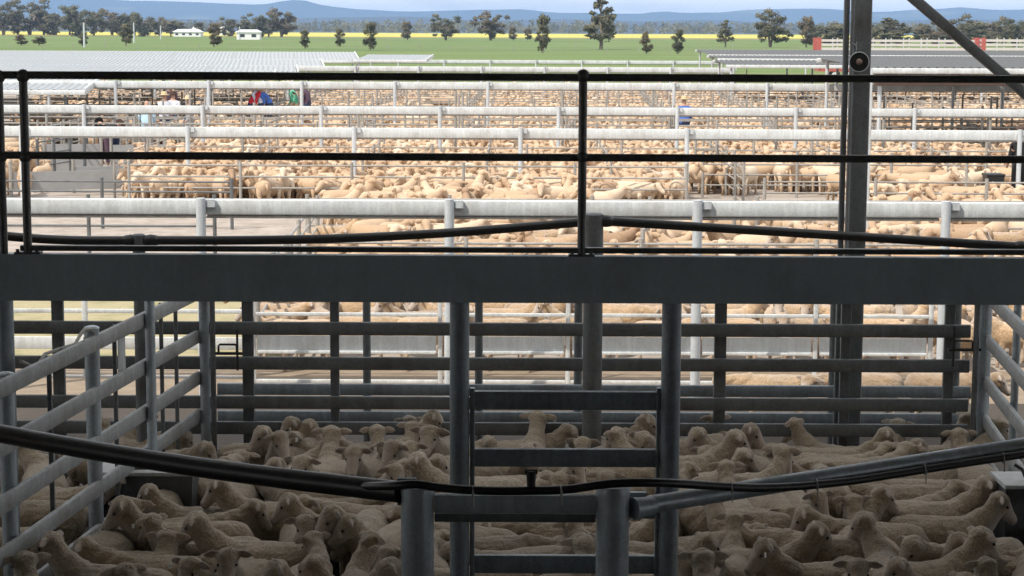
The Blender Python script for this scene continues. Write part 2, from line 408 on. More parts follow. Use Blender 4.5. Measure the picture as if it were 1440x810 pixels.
def tree(kind, px, base, top, wd, dist, label, group, sq=1.0):
    pr = PROTO[kind]; o = pr[0] if not pr[1] else copy_tree(pr[0]); pr[1] = True
    P = at(px, base, dist); x = P.x; z0 = gz(x, dist)
    h = (base-top)/FPX*dist; wid = wd/FPX*dist
    o.location = (x, dist, z0 - max(0, (z0-P.z))*0 )
    natural = {0:6.6, 1:6.6, 5:6.6, 2:8.6, 3:8.6, 6:8.6, 4:4.4}[kind]
    o.scale = (wid/natural, wid/natural, h/10.4); o.rotation_euler.z = random.uniform(0, 6.28)
    tag(o, label, 'tree', group)
    return o
G1 = 'lone trees standing in the green paddock'
LONE = [ # kind, px, base, top, width, distance, label
 (5,30,69,53,24,520,'small olive bush at far left edge behind the corrugated roofs'),
 (1,55,70,57,26,520,'low wide green bush second from left behind the corrugated roofs'),
 (0,117,70,50,20,500,'dark rounded bush at the foot of the tall pole'),
 (1,177,71,38,26,500,'yellowish green young tree beside a pole above the corrugated roof'),
 (5,301,71,36,28,500,'brownish crowned tree between the two white farm buildings'),
 (0,429,74,48,20,470,'small dark round tree right of the white farmhouse'),
 (0,478,71,45,20,510,'small dark tree left of the one behind the white sign'),
 (0,521,76,37,27,440,'dark oval tree with a white spot in front of it'),
 (5,573,61,34,22,800,'pale brown thin tree left of the wide umbrella shaped tree'),
 (2,627,61,28,42,800,'wide umbrella shaped tree with bare lower trunk in paddock'),
 (3,690,61,22,46,800,'large loose grey brown tree left of the dark upright tree'),
 (5,722,61,41,18,820,'small greyish tree at right foot of the large loose tree'),
 (5,742,61,43,16,830,'narrow greyish tree just left of the dark upright tree'),
 (0,763,78,24,30,400,'dark upright tree with clear trunk standing alone mid paddock'),
 (4,845,72,-2,48,480,'tallest tree of all with a thin top above the hills'),
 (5,909,79,47,24,400,'brown tinged round tree right of the tallest tree'),
 (0,953,80,46,26,400,'dark tree on a thin stem near the post row end'),
 (4,1020,63,25,22,560,'slender dark tree left of the big spreading gum'),
 (2,1083,62,14,56,560,'big spreading gum with forked trunk left of the roof column'),
 (5,1134,63,18,32,560,'grey brown conical tree just left of the roof column')]
for k, px, ba, to, wd, ds, lb in LONE: tree(k, px, ba, to, wd, ds, lb, G1)
rt = random.Random(5)
kinds_l = ['broad gum', 'dark gum', 'grey gum', 'leaning gum']
LEFTROW = [(2,5,54,8,40),(0,25,54,24,24),(2,42,54,8,46),(3,62,54,22,30),(6,78,54,20,34),(1,98,54,14,30),(6,112,54,12,36),(2,132,54,20,28),(3,158,54,20,36),(6,172,54,22,32),(1,190,54,24,24),(6,203,54,22,28),(3,225,53,28,26),(1,240,52,30,22),
 (6,325,52,25,24),(1,345,52,28,20),(6,362,52,20,26),(2,378,52,24,20),(3,396,53,15,36),(1,254,51,31,18),(0,280,51,32,16)]
REL_L = ['leftmost tall gum in the far row behind the bushes','slim dark gum second in the far left row','flat topped gum third in the far left row','thin brownish gum behind the second green bush','dark gum between the flat topped gum and the pole','rounded gum left of the tall pole','big gum just behind the tall pole','narrow gum right of the tall pole','brown gum left of the yellowish young tree','dark gum behind the yellowish young tree','round gum at the left side of the middle pole','dark gum just right of the middle pole','loose brown gum at the right end of far left row','small gum before the yellow crop strip','dark gum right of the cream farmhouse','round gum left of the long white barn','tall dark gum behind the long white barn','slim gum at right end of long white barn','pale green broad gum right of the long white barn','low gum left of the cream farmhouse','low gum behind the cream farmhouse']
for (k,px,ba,to,wd), lb in zip(LEFTROW, REL_L): tree(k, px, ba, to, wd*1.35, 1000+rt.uniform(-60,90), lb, 'row of gums far left')
RIGHTROW = []
REL_R = ['first gum right of the roof column','thin topped dark gum right of the roof column','broad olive gum above the first red and white trailer','feathery gum with high thin crown above the trailer','round olive gum left of the diagonal brace','dense brown gum touching the diagonal brace','tall brown gum behind the diagonal brace','wide dark gum right of the diagonal brace','olive gum above the second trailer front','round gum above the second trailer','brown gum near the right edge','dark gum at the right edge','last gum cut by the right edge','small gum just left of the roof column','low dark gum left of the roof column','dark gum seen between column and conical tree']
xs = [1228,1245,1262,1252,1300,1318,1338,1352,1372,1392,1412,1430,1446,1176,1162,1150]
tops = [28,24,34,18,28,30,18,26,23,26,20,22,24,26,32,28]
for i, (px, to, lb) in enumerate(zip(xs, tops, REL_R)):
    tree([2,6,1,4,1,3,2,6,1,5,2,6,3,1,0,6][i], px, 58, to, rt.uniform(38,56), 640+rt.uniform(-40,60), lb, 'belt of gums behind the trailers')
def forest():
    V=[]; F=[]; T=[]; rnd = random.Random(11)
    for k in range(900):
        d = rnd.uniform(2500, 3400); px = rnd.uniform(-120, 1560); c = Vector(((px-CX)/FPX*d, d, gz(0, d)))
        h = rnd.uniform(9, 19); wd = rnd.uniform(4, 8); tone = rnd.random()
        for j in range(26):
            p = c+Vector((rnd.gauss(0,wd*.5), rnd.gauss(0,wd*.5), h*rnd.uniform(.15,1)))
            e = Euler((rnd.uniform(0,6.3), rnd.uniform(0,6.3), rnd.uniform(0,6.3))).to_matrix(); s = rnd.uniform(1.2,2.6); o=len(V)
            V += [tuple(p+e@Vector(q)) for q in ((-s,0,0),(0,-s*.7,0),(s,0,0),(0,s*.7,0))]; F.append((o,o+1,o+2,o+3)); T += [min(1,max(0,tone*.7+rnd.uniform(0,.3)))]*4
    me = bpy.data.meshes.new('distant_forest'); me.from_pydata(V,[],F); me.materials.append(M_LEAF[1])
    a = me.attributes.new('tone','FLOAT','POINT'); a.data.foreach_set('value', T)
    o = bpy.data.objects.new('distant_forest', me); COL.objects.link(o)
    tag(o, 'dark band of far woodland beyond the yellow crop', 'woodland', kind='stuff')
forest()

# ------------------------------------------------------------------ far buildings, poles, trailers
def farmhouse(px, base, wd, wall_h, roof_h, d, label, nwin, roofm):
    P = at(px, base, d); W = wd/FPX*d; D = W*.6; z = gz(P.x, d)
    r = thing('farmhouse', label, 'house', (P.x, d, z), 'white farm buildings')
    b = MB(); b.box((P.x, d+D/2, z+wall_h/2), (W, D, wall_h)); b.build('wall', M_WHITE, r, False)
    b = MB(); e = .5
    b.add([(P.x-W/2-e,d-e,z+wall_h+.01),(P.x+W/2+e,d-e,z+wall_h+.01),(P.x+W/2+e,d+D+e,z+wall_h+.01),(P.x-W/2-e,d+D+e,z+wall_h+.01),(P.x-W/2+W*.12,d+D/2,z+wall_h+roof_h),(P.x+W/2-W*.12,d+D/2,z+wall_h+roof_h)],
          [(0,1,5,4),(2,3,4,5),(1,2,5),(3,0,4),(3,2,1,0)]); b.build('roof', roofm, r, False)
    for k in range(nwin):
        x = P.x - W/2 + W*(k+.5)/nwin
        b = MB(); b.box((x, d-.05, z+wall_h*.55), (W/nwin*.4, .1, wall_h*.4)); b.build('window', M_GLASS, r, False)
farmhouse(263, 53, 38, 2.3, 1.4, 960, 'cream farmhouse with pale hipped roof beyond the left roofs', 4, M_WHITE)
farmhouse(349, 59, 32, 2.9, 1.0, 760, 'long white barn in the paddock right of the farmhouse', 2, M_WHITE)
farmhouse(276, 46, 12, 3.0, 2.0, 1150, 'tiny white cottage behind the cream farmhouse', 2, M_SUNG)
farmhouse(312, 48, 14, 3.0, 2.0, 1150, 'small white house between farmhouse and barn', 2, M_WHITE)
def pole(px, base, top, d, label):
    P = at(px, base, d); z = gz(P.x, d); h = (base-top)/FPX*d
    r = thing('power_pole', label, 'pole', (P.x, d, z), 'power poles by the far paddock')
    b = MB(); b.cyl((P.x,d,z-.5),(P.x,d,z+h), .28, .2, 8); b.build('shaft', M_SHEET, r)
    b = MB(); b.box((P.x,d,z+h-.6),(2.4,.16,.2)); b.build('crossarm', M_DARK, r, False)
pole(118.5, 62, 28, 480, 'tallest pale pole standing above the dark rounded bush')
pole(188.5, 58, 30, 600, 'pale pole right of the yellowish young tree')
pole(226, 54, 35, 760, 'short pale pole right of the far left gum row')
pole(337, 56, 38, 760, 'short pole at the left end of the long white barn')
def trailer(x0px, x1px, d, label):
    a = at(x0px, 74, d); c = at(x1px, 74, d); r = thing('stock_trailer', label, 'trailer', (a.x, d, 0), 'red and white stock trailers')
    L = c.x-a.x; W = 2.5; z1 = at(x0px, 55, d).z
    b = MB(); b.box((a.x+L/2, d+W/2, .95), (L, W, .3)); b.build('chassis', M_RED, r, False)
    for k in range(7):
        z = z1 - .12 - k*.36
        b = MB()
        b.box((a.x+L/2, d, z), (L-.3, .05, .2)); b.build('slat', M_PINK, r, False)
        b = MB(); b.box((a.x+L/2, d+W, z), (L-.3, .05, .2)); b.build('slat', M_PINK, r, False)
    n = 9
    for k in range(n+1):
        big = k in (0, n)
        for yy in (d+.06, d+W-.06):
            b = MB(); b.box((a.x+L*k/n, yy, (z1+1.1)/2+.02), (.34 if big else .08, .07 if not big else .2, z1-1.0+.1)); b.build('post', M_RED if big else M_SHEET, r, False)
    b = MB(); b.box((a.x+L/2, d+W/2, z1-1.5), (L-.4, W-.2, .06)); b.build('deck', M_BROWN, r, False)
    for k in range(5):
        x = a.x + L*(.1 if k < 2 else .72) + (k % 2 if k < 2 else k-2)*1.25
        b = MB(); b.cyl((x, d+.05, .5), (x, d+.35, .5), .5, .5, 16); wl = b.build('wheel', M_BLACK, r)
        b = MB(); b.cyl((x, d+.0, .5), (x, d+.1, .5), .26, .24, 12); b.build('rim', M_SUNG, wl)
trailer(1152, 1379, 168, 'red and white slatted stock trailer behind the roof column')
trailer(1383, 1640, 165, 'red and white slatted stock trailer at the right edge')
# ------------------------------------------------------------------ yard roofs
def skillion(name, x0, x1, y0, y1, z0, z1, mat, label, group, fascia=None, gutter=True, pitch=.24, skew=0.0, bays=6, posts=True):
    """a low shed: corrugated roof laid as separate sheets, gutter, posts"""
    r = thing(name, label, 'shed', (x0, y0, 0), group)
    n = max(1, int(round((x1-x0)/bays)))
    for k in range(n):
        xa = x0+(x1-x0)*k/n; xb = x0+(x1-x0)*(k+1)/n - .02
        m = max(2, int((xb-xa)/pitch)); b = MB(); vs = []; fs = []
        for i in range(m*4+1):
            u = xa+(xb-xa)*i/(m*4); dz = (0, .055, .045, 0)[i % 4]
            vs += [(u, y0, z0+dz), (u+skew*(y1-y0), y1, z1+dz), (u, y0, z0+dz-.012), (u+skew*(y1-y0), y1, z1+dz-.012)]
        for i in range(m*4):
            o = i*4; fs += [(o,o+4,o+5,o+1), (o+2,o+3,o+7,o+6), (o,o+2,o+6,o+4)]
        b.add(vs, fs); b.build('roof_sheet', mat, r, False)
    if gutter:
        b = MB(); b.bar((x0-.1,y0-.1,z0-.06),(x1+.1,y0-.1,z0-.06), .14, .16); b.build('gutter', M_SUNG, r)
        b = MB(); b.bar((x0-.1+skew*(y1-y0),y1+.1,z1-.06),(x1+.1+skew*(y1-y0),y1+.1,z1-.06), .14, .16); b.build('ridge_cap', M_SUNG, r)
    b = MB(); b.bar((x1+.06,y0,z0-.03),(x1+.06+skew*(y1-y0),y1,z1-.03), .08, .22); b.build('barge', M_SUNG, r)
    if fascia:
        b = MB(); b.bar((x0,y0+.1,z0-.32),(x1,y0+.1,z0-.32), .12, .34); b.build('fascia', fascia, r)
    if posts:
        for yy, zz in ((y0+.25, z0-.14), (y1-.25, z1-.06)):
            k = x0+.2
            while k < x1:
                b = MB(); b.cyl((k+skew*(yy-y0),yy,0),(k+skew*(yy-y0),yy,zz), .06, .06, 8); b.build('post', M_POSTG, r); k += 6
    return r
M_ROOF = steel('corrugated_zinc', (.27,.29,.30), (.37,.39,.40), .45, .1, .2, (.34,.33,.31), .3)
GR = 'corrugated roofs over the left pens'
def px2x(px, d): return (px-CX)/FPX*d
SK = -.10
def zfor(py, d): return at(200, py, d).z
skillion('yard_shed', px2x(-160,62)-4, px2x(118,62), 62, 69, zfor(128,62), zfor(113,69), M_ROOF, 'nearest corrugated shed roof low at the far left', GR, skew=-.15, bays=4)
for d0, d1, y0_, y1_, pxr, lb in ((73,79,106.5,99.5,385,'long corrugated shed roof just above the handrail at left'),(87,94.5,101,92,418,'second corrugated shed roof behind the long left one'),(105,113.5,93.5,83,455,'third corrugated shed roof behind the left two'),(123,132,84.5,72.5,505,'farthest corrugated shed roof against the green paddock')):
    skillion('yard_shed', px2x(-160,d0)-6, px2x(pxr,d0), d0, d1, zfor(y0_,d0), zfor(y1_,d1), M_ROOF, lb, GR, skew=-.12, bays=4)
skillion('yard_shed', px2x(500,112), px2x(597,112), 112, 122, zfor(83,112), zfor(76,122), M_ROOF, 'small detached corrugated roof at right end of left roofs', GR, skew=.0, bays=4)
GRR = 'grey roofed sheds on the right'
skillion('grey_shed', px2x(1226,56), px2x(1480,56)+6, 56, 66, zfor(92,56), zfor(78.5,66), M_GREYSHEET, 'nearest grey roofed shed with brown fascia at right', GRR, fascia=M_BROWN, bays=5)
skillion('grey_shed', px2x(1020,92), px2x(1480,92)+6, 92, 98, zfor(88,92), zfor(81.5,98), M_GREYSHEET, 'middle grey roofed shed with white gutter behind column', GRR, bays=6)
skillion('grey_shed', px2x(1008,110), px2x(1480,110)+6, 110, 116, zfor(79,110), zfor(75,116), M_GREYSHEET, 'third grey roofed shed from the front, left end by the roof column', GRR, bays=6)
skillion('grey_shed', px2x(995,124), px2x(1480,124)+6, 124, 133, zfor(73.5,124), zfor(67,133), M_GREYSHEET, 'farthest grey roofed shed in front of the stock trailers', GRR, bays=6)

# ------------------------------------------------------------------ white beams on posts (A..F)
def beam_row(d, py, pxs, ht, wd, label, mat_from=None, x_end=(-700, 2100), dark_from=None):
    z = at(720, py, d).z
    xs = [px2x(p, d) for p in pxs]
    r = thing('beam_fence', label, 'fence', (xs[0], d, 0), 'white beams on posts across the yards')
    pr = min(.058, .05+d*.0001)
    for x in xs:
        b = MB(); b.cyl((x, d-wd/2-pr, 0), (x, d-wd/2-pr, z+ht*.62), pr, pr, 12); p = b.build('post', M_POSTG, r)
        b = MB(); b.box((x+pr+.05, d-wd/2-.03, z+ht*.28), (.09, .05, ht*.5)); b.build('bracket', M_POSTG, p, False)
    for i in range(len(xs)-1):
        b = MB(); m = M_SUNG
        if dark_from is not None and xs[i] > dark_from: m = M_POSTG
        b.bar((xs[i]+.012, d, z), (xs[i+1]-.012, d, z), wd, ht, .02); rb = b.build('rail', m, r)
        b = MB(); b.bar((xs[i]+.05, d+.005, z-ht/2-.022), (xs[i+1]-.05, d+.005, z-ht/2-.022), wd*.7, .03, .005); b.build('shadow_strip', M_FENCE, rb)  # dark strip standing in for the shadow line under the beam
    return r
def series(x0, step, lo=-500, hi=1950):
    k = x0
    while k > lo: k -= step
    out = []
    while k < hi: out.append(k); k += step
    return out
beam_row(20.5, 292.5, series(283, 348.5), .165, .12, 'nearest and thickest white beam on round posts beyond the dark walkway')
beam_row(44, 187.5, series(265, 233), .225, .14, 'second white beam on posts crossing just above the middle handrail')
beam_row(54, 156, series(120, 166), .215, .14, 'third white beam on posts below the top handrail')
beam_row(66, 121, series(165, 130), .24, .14, 'fourth white beam showing right below the top handrail')
beam_row(100, 97.5, series(500, 88, 380, 1100), .26, .16, 'white rail just above the top handrail in front of grass')
beam_row(138, 87, series(560, 64, 470, 1010), .25, .16, 'farthest thin white rail at the edge of the green paddock')

# ------------------------------------------------------------------ pen fences in the yards
def pen_fence(p0, p1, heights, label, group, step=2.4, rr=.02, pr=.035, mat=None, joined=False, flat=False):
    mat = mat or M_FENCE
    p0, p1 = Vector((*p0, 0)), Vector((*p1, 0)); L = (p1-p0).length; n = max(1, round(L/step))
    r = thing('pen_fence', label, 'fence', p0, group)
    H = max(heights)
    if joined:
        b = MB()
        for h in heights: b.bar(p0+Vector((0,0,h)), p1+Vector((0,0,h)), rr*2, rr*2.4)
        tag(b.build('rails', mat, r), kind='stuff')
        b = MB()
        for k in range(n+1):
            q = p0+(p1-p0)*k/n; b.cyl(q, q+Vector((0,0,H+(.1,.75,.1,.1,.45)[(k*7+int(p0.y)) % 5])), pr, pr, 7)
        tag(b.build('posts', mat, r), kind='stuff')
    else:
        for h in heights:
            b = MB()
            if flat: b.bar(p0+Vector((0,0,h)), p1+Vector((0,0,h)), .04, rr*4)
            else: b.cyl(p0+Vector((0,0,h)), p1+Vector((0,0,h)), rr, rr, 8)
            b.build('rail', mat, r)
        for k in range(n+1):
            q = p0+(p1-p0)*k/n; b = MB(); b.cyl(q+Vector((0,.0,0)), q+Vector((0,0,H+.08)), pr, pr, 9); b.build('post', mat, r)
    return r
RY = (.3, .55, .8, 1.02)
# race along the nearest beam: low sheet panel with rails
def race(d):
    r = thing('race_fence', 'low fence with pale sheet panel under the nearest white beam', 'fence', (0, d, 0))
    xs = [px2x(p, d) for p in (352, 618, 800, 985, 1152, 1316)]
    for i in range(len(xs)-1):
        b = MB(); zc = (at(720,473,d).z+at(720,494,d).z)/2
        b.box(((xs[i]+xs[i+1])/2, d, zc), (xs[i+1]-xs[i]-.09, .02, .165)); s_ = b.build('sheet_panel', M_SHEET, r, False)
        b = MB(); b.bar((xs[i]+.05,d-.02,zc-.1),(xs[i+1]-.05,d-.02,zc-.1), .04, .035); b.build('edge', M_SUNG, s_)
        for py in (443, 468, 408, 537):
            z = at(720, py, d).z
            b = MB(); b.bar((xs[i]+.03,d,z),(xs[i+1]-.03,d,z), .035, .04); b.build('rail', M_SUNG, r)
    for x in xs:
        b = MB(); b.bar((x,d,0),(x,d,at(720,400,d).z), .05, .05); b.build('post', M_SUNG, r)
race(21.3)
def lrail(d):
    r = thing('rail_fence', 'low white rail fence on straw ground at far left', 'fence', (px2x(-200,d), d, 0))
    for py, t in ((437, .045), (482, .14), (533, .09), (410, .04)):
        z = at(100, py, d).z; b = MB(); b.bar((px2x(-200,d),d,z),(px2x(340,d),d,z), .04, t); b.build('rail', M_SUNG, r)
    for px in (-200, 113, 345):
        b = MB(); b.bar((px2x(px,d),d,0),(px2x(px,d),d,1.1), .06, .06); b.build('post', M_SUNG, r)
lrail(21.6)
GP = 'thin rail pen fences between the white beams'
pen_fence((-3.0, 22.4), (-3.4, 33.4), RY, 'fence closing the left side of the nearest sunlit sheep pen', GP)
pen_fence((-3.2, 27.6), (12, 27.6), (.3,.6,.9), 'rail fence splitting the nearest sunlit sheep in two rows', GP, step=2.7)
pen_fence((-3.6, 33.6), (3.9, 33.6), RY, 'thin rail fence behind nearest sunlit sheep, left of column', GP, rr=.017)
pen_fence((4.3, 33.6), (15, 33.6), RY, 'thin rail fence behind nearest sunlit sheep, right of column', GP, rr=.017)
pen_fence((-14, 33.4), (-5.2, 33.4), RY, 'thin gate fence across the concrete lane at left', GP, rr=.02, pr=.035, mat=M_DARK)
pen_fence((-16, 38.5), (-5.6, 38.2), (.25,.5,.75,.95), 'farther thin fence across the concrete lane at left', GP, rr=.02, pr=.035, mat=M_DARK)
pen_fence((1.9, 27.8), (2.4, 33.4), RY, 'short cross fence near the middle of sunlit sheep', GP, step=1.4)
pen_fence((5.0, 38), (16, 38), RY, 'rail fence right of the roof column over the lane', GP, rr=.018)
for i in range(9):      # cross fences of the sheep rows, row 45-53
    x = -9.3+i*2.9 if i < 6 else 5.4+(i-6)*2.6
    pen_fence((x, 44.8), (x*1.02, 53.4), RY, 'cross fence number'.replace(' number', '')+(' left end, facing people lane',' one pen right of people lane',' two pens right of people lane',' left of the middle sheep pens',' in the middle of sheep pens',' just left of the blue shirted buyer',' beside the blue shirted buyer',' behind the roof column',' at right edge of view')[i]+', second beam row', GP, step=2.2, rr=.016, pr=.03)
pen_fence((-9.3, 49), (5.2, 49), RY, 'long rail fence through middle of the second beam row sheep', GP, step=2.4, rr=.016, joined=True)
pen_fence((4.6, 46.4), (16, 46.4), RY, 'rail fence right of column with empty lane behind it', GP, step=2.4, rr=.018)
pen_fence((4.8, 50.4), (17, 50.4), (.3,.6,.9,1.2), 'gated rail fence at right beyond the empty lane', GP, step=1.6, rr=.022)
def far_fences():
    lab = iter(['behind the third beam','behind the third beam, farther','before the fourth beam','just past the fourth beam','mid of fourth beam pens','far side of fourth beam pens','under the upper handrail','last before the paddock'])
    for d in (57.5, 62, 65.4, 70, 78, 87, 97, 112):
        pen_fence((px2x(-260,d), d), (px2x(1700,d), d), (.3,.55,.8,1.0,1.2), 'long thin rail fence across the yards '+next(lab), GP, step=1.7, rr=.018, pr=.035, joined=True)
    lab2 = ['far left','left by the people','left of centre','centre left','centre','centre right','right of centre','near the column','right of the column','far right']
    for band, (d0, d1, nm) in enumerate(((54.6, 65.4, 'third beam rows'), (66.6, 98, 'fourth beam rows'))):
        for i in range(10):
            x0 = px2x(40+i*150, d0)
            pen_fence((x0, d0), (x0*1.08+.6, d1), (.3,.6,.9,1.1), 'cross fence between pens of %s, %s' % (nm, lab2[i]), GP, step=2.6, rr=.018, pr=.04, joined=True)
far_fences()
pen_fence((px2x(180,42.4), 42.4), (px2x(965,42.4), 42.4), (.25,.5,.75,1.0), 'rail fence in front of the second beam row sheep', GP, step=2.4, rr=.02)
pen_fence((px2x(-200,430), 430), (px2x(1640,430), 430), (.4,.8,1.15), 'post and wire fence across the green paddock', 'paddock fences', step=7, rr=.012, pr=.07, joined=True)
for q0, q1, lb in (((52,47.5),(98,49.5),'short dark gate fence low in the people lane'),((118,50),(122,58),'fence leading away from the left lane gates'),
                   ((60,55),(112,59),'fence behind the left lane gates'),((160,58),(196,62),'fence between the stooping people and the beam'),((70,64),(180,64.5),'long fence behind the people lane'),((222,55),(258,57),'fence at the right side of the people lane'),((30,50),(36,57),'fence at the far left end of the people lane')):
    pen_fence((px2x(q0[0],q0[1]), q0[1]), (px2x(q1[0],q1[1]), q1[1]), (.3,.6,.9,1.2), lb, GP, step=1.1, rr=.02, pr=.04, mat=M_DARK if q0[1] < 52 else None)
# left lane gates and solid panels around the people
def panel(x, y, w, h, ang, label, mat):
    r = thing('solid_gate', label, 'gate', (x, y, 0), 'grey gates in the people lane')
    rot = Matrix.Rotation(ang, 3, 'Z'); ax = rot @ Vector((1,0,0))
    b = MB(); b.box(Vector((x,y,.15+h/2)), (w, .03, h), rot); b.build('panel', mat, r, False)
    for s in (-1, 1):
        b = MB(); b.cyl(Vector((x,y,0))+ax*s*(w/2+.05), Vector((x,y,h+.4))+ax*s*(w/2+.05), .045, .045, 8); b.build('post', M_FENCE, r)
M_GATE = plain('grey_gate_sheet', (.30,.30,.30), .6, 0, .2, 3)
for a in ((px2x(102,52),52,1.4,.75,.2,'grey solid gate left of the dark hats',M_GATE),(px2x(95,46),46,2.6,.45,.35,'long low grey gate at lower left of people lane',M_GATE),(px2x(143,47),47,1.3,.5,.3,'small grey gate right of the long low gate',M_GATE),(px2x(195,56),56,1.5,.5,.1,'grey gate at the feet of the light blue shirt',M_GATE)): panel(*a)

# ------------------------------------------------------------------ sheep
def loft(b, rings, n=16, mi=0):
    vs = []
    for c, side, up, ra, rb in rings:
        vs += [c + side*ra*math.cos(2*math.pi*k/n) + up*rb*math.sin(2*math.pi*k/n) for k in range(n)]
    fs = [(i*n+k, i*n+(k+1) % n, (i+1)*n+(k+1) % n, (i+1)*n+k) for i in range(len(rings)-1) for k in range(n)]
    fs += [tuple(range(n-1,-1,-1)), tuple((len(rings)-1)*n+k for k in range(n))]
    b.add(vs, fs, mi)
X, Yv, Z = Vector((1,0,0)), Vector((0,1,0)), Vector((0,0,1))
TORSO = [(-.455,.545,.03,.03),(-.44,.53,.085,.085),(-.40,.505,.125,.135),(-.33,.485,.158,.168),(-.22,.47,.175,.185),(-.08,.462,.188,.192),(.06,.462,.182,.188),(.17,.475,.162,.178),(.26,.49,.135,.16),(.33,.50,.095,.12),(.37,.505,.04,.05)]
def sheep_pose(raise_, yaw, pitch, lean=0, fat=1.0):
    """neck path and head frame"""
    nb = Vector((.24, 0, .52))
    if raise_ == 'up': mid, poll = Vector((.40,0,.64)), Vector((.47,0,.775))
    elif raise_ == 'mid': mid, poll = Vector((.43,0,.59)), Vector((.55,0,.675))
    else: mid, poll = Vector((.43,0,.54)), Vector((.59,0,.565))
    rm = Matrix.Rotation(yaw*.35, 3, 'Z'); rp = Matrix.Rotation(yaw*.6, 3, 'Z'); rh = Matrix.Rotation(yaw, 3, 'Z')
    piv = Vector((.24,0,0))
    mid = piv + rm @ (mid-piv); poll = piv + rp @ (poll-piv)
    f = rh @ Vector((math.cos(pitch), 0, -math.sin(pitch))); side = rh @ Vector((0,1,0)); up = f.cross(side)*-1
    if up.z < 0: up = -up
    return nb, mid, poll, f, side, up
HEADL = [(-.085,-.004,.046,.042),(-.06,.004,.071,.070),(-.015,.012,.081,.085),(.035,.010,.077,.081),(.08,-.002,.064,.070),(.125,-.016,.053,.060),(.165,-.023,.045,.051),(.20,-.027,.042,.046),(.222,-.030,.034,.037),(.235,-.031,.018,.020)]
def sheep_parts(raise_, yaw, pitch, n=16, legs=True):
    b = MB()
    loft(b, [(Vector((x,0,z)), Yv, Z, ry, rz) for x, z, ry, rz in TORSO], n)
    nb, mid, poll, f, side, up = sheep_pose(raise_, yaw, pitch)
    pts = []
    for t in np.linspace(0, 1, 7):
        p = nb*(1-t)**2 + mid*2*t*(1-t) + poll*t*t; pts.append(p)
    rad = np.interp(np.linspace(0,1,7), [0,.35,.7,1], [.140,.108,.084,.071])
    rings = []
    for i, p in enumerate(pts):
        tg = (pts[min(i+1,6)]-pts[max(i-1,0)]).normalized(); s_ = Z.cross(tg).normalized() if abs(tg.z) < .98 else Yv
        u_ = tg.cross(s_); rings.append((p, s_, u_, rad[i]*.88, rad[i]*1.1))
    loft(b, rings, n)
    loft(b, [(poll+f*a+up*dz, side, up, ra, rb) for a, dz, ra, rb in HEADL], n)
    # ears: flattened, held out sideways
    for s in (-1, 1):
        base = poll+side*s*.062+up*.040-f*.03
        e1 = (side*s*.96 - Z*.16 + f*.04).normalized(); eu = (up*.55+f*.75).normalized(); ew = e1.cross(eu).normalized()
        loft(b, [(base-e1*.015, ew, eu, .020, .017),(base+e1*.022, ew, eu, .032, .014),(base+e1*.055, ew, eu, .039, .012),(base+e1*.09, ew, eu, .031, .011),(base+e1*.12, ew, eu, .012, .008)], 8)
    if legs:
        for s in (-1, 1):
            b.tube([(.20,s*.085,.42),(.21,s*.09,.26),(.205,s*.09,.12),(.215,s*.09,.0)], [.062,.036,.027,.032], 8)
            b.tube([(-.30,s*.09,.46),(-.27,s*.10,.31),(-.36,s*.095,.20),(-.345,s*.095,.0)], [.095,.058,.030,.032], 8)
    b.tube([(-.44,0,.56),(-.478,0,.50),(-.485,0,.42)], [.03,.028,.018], 8)
    return b, (poll, f, side, up)
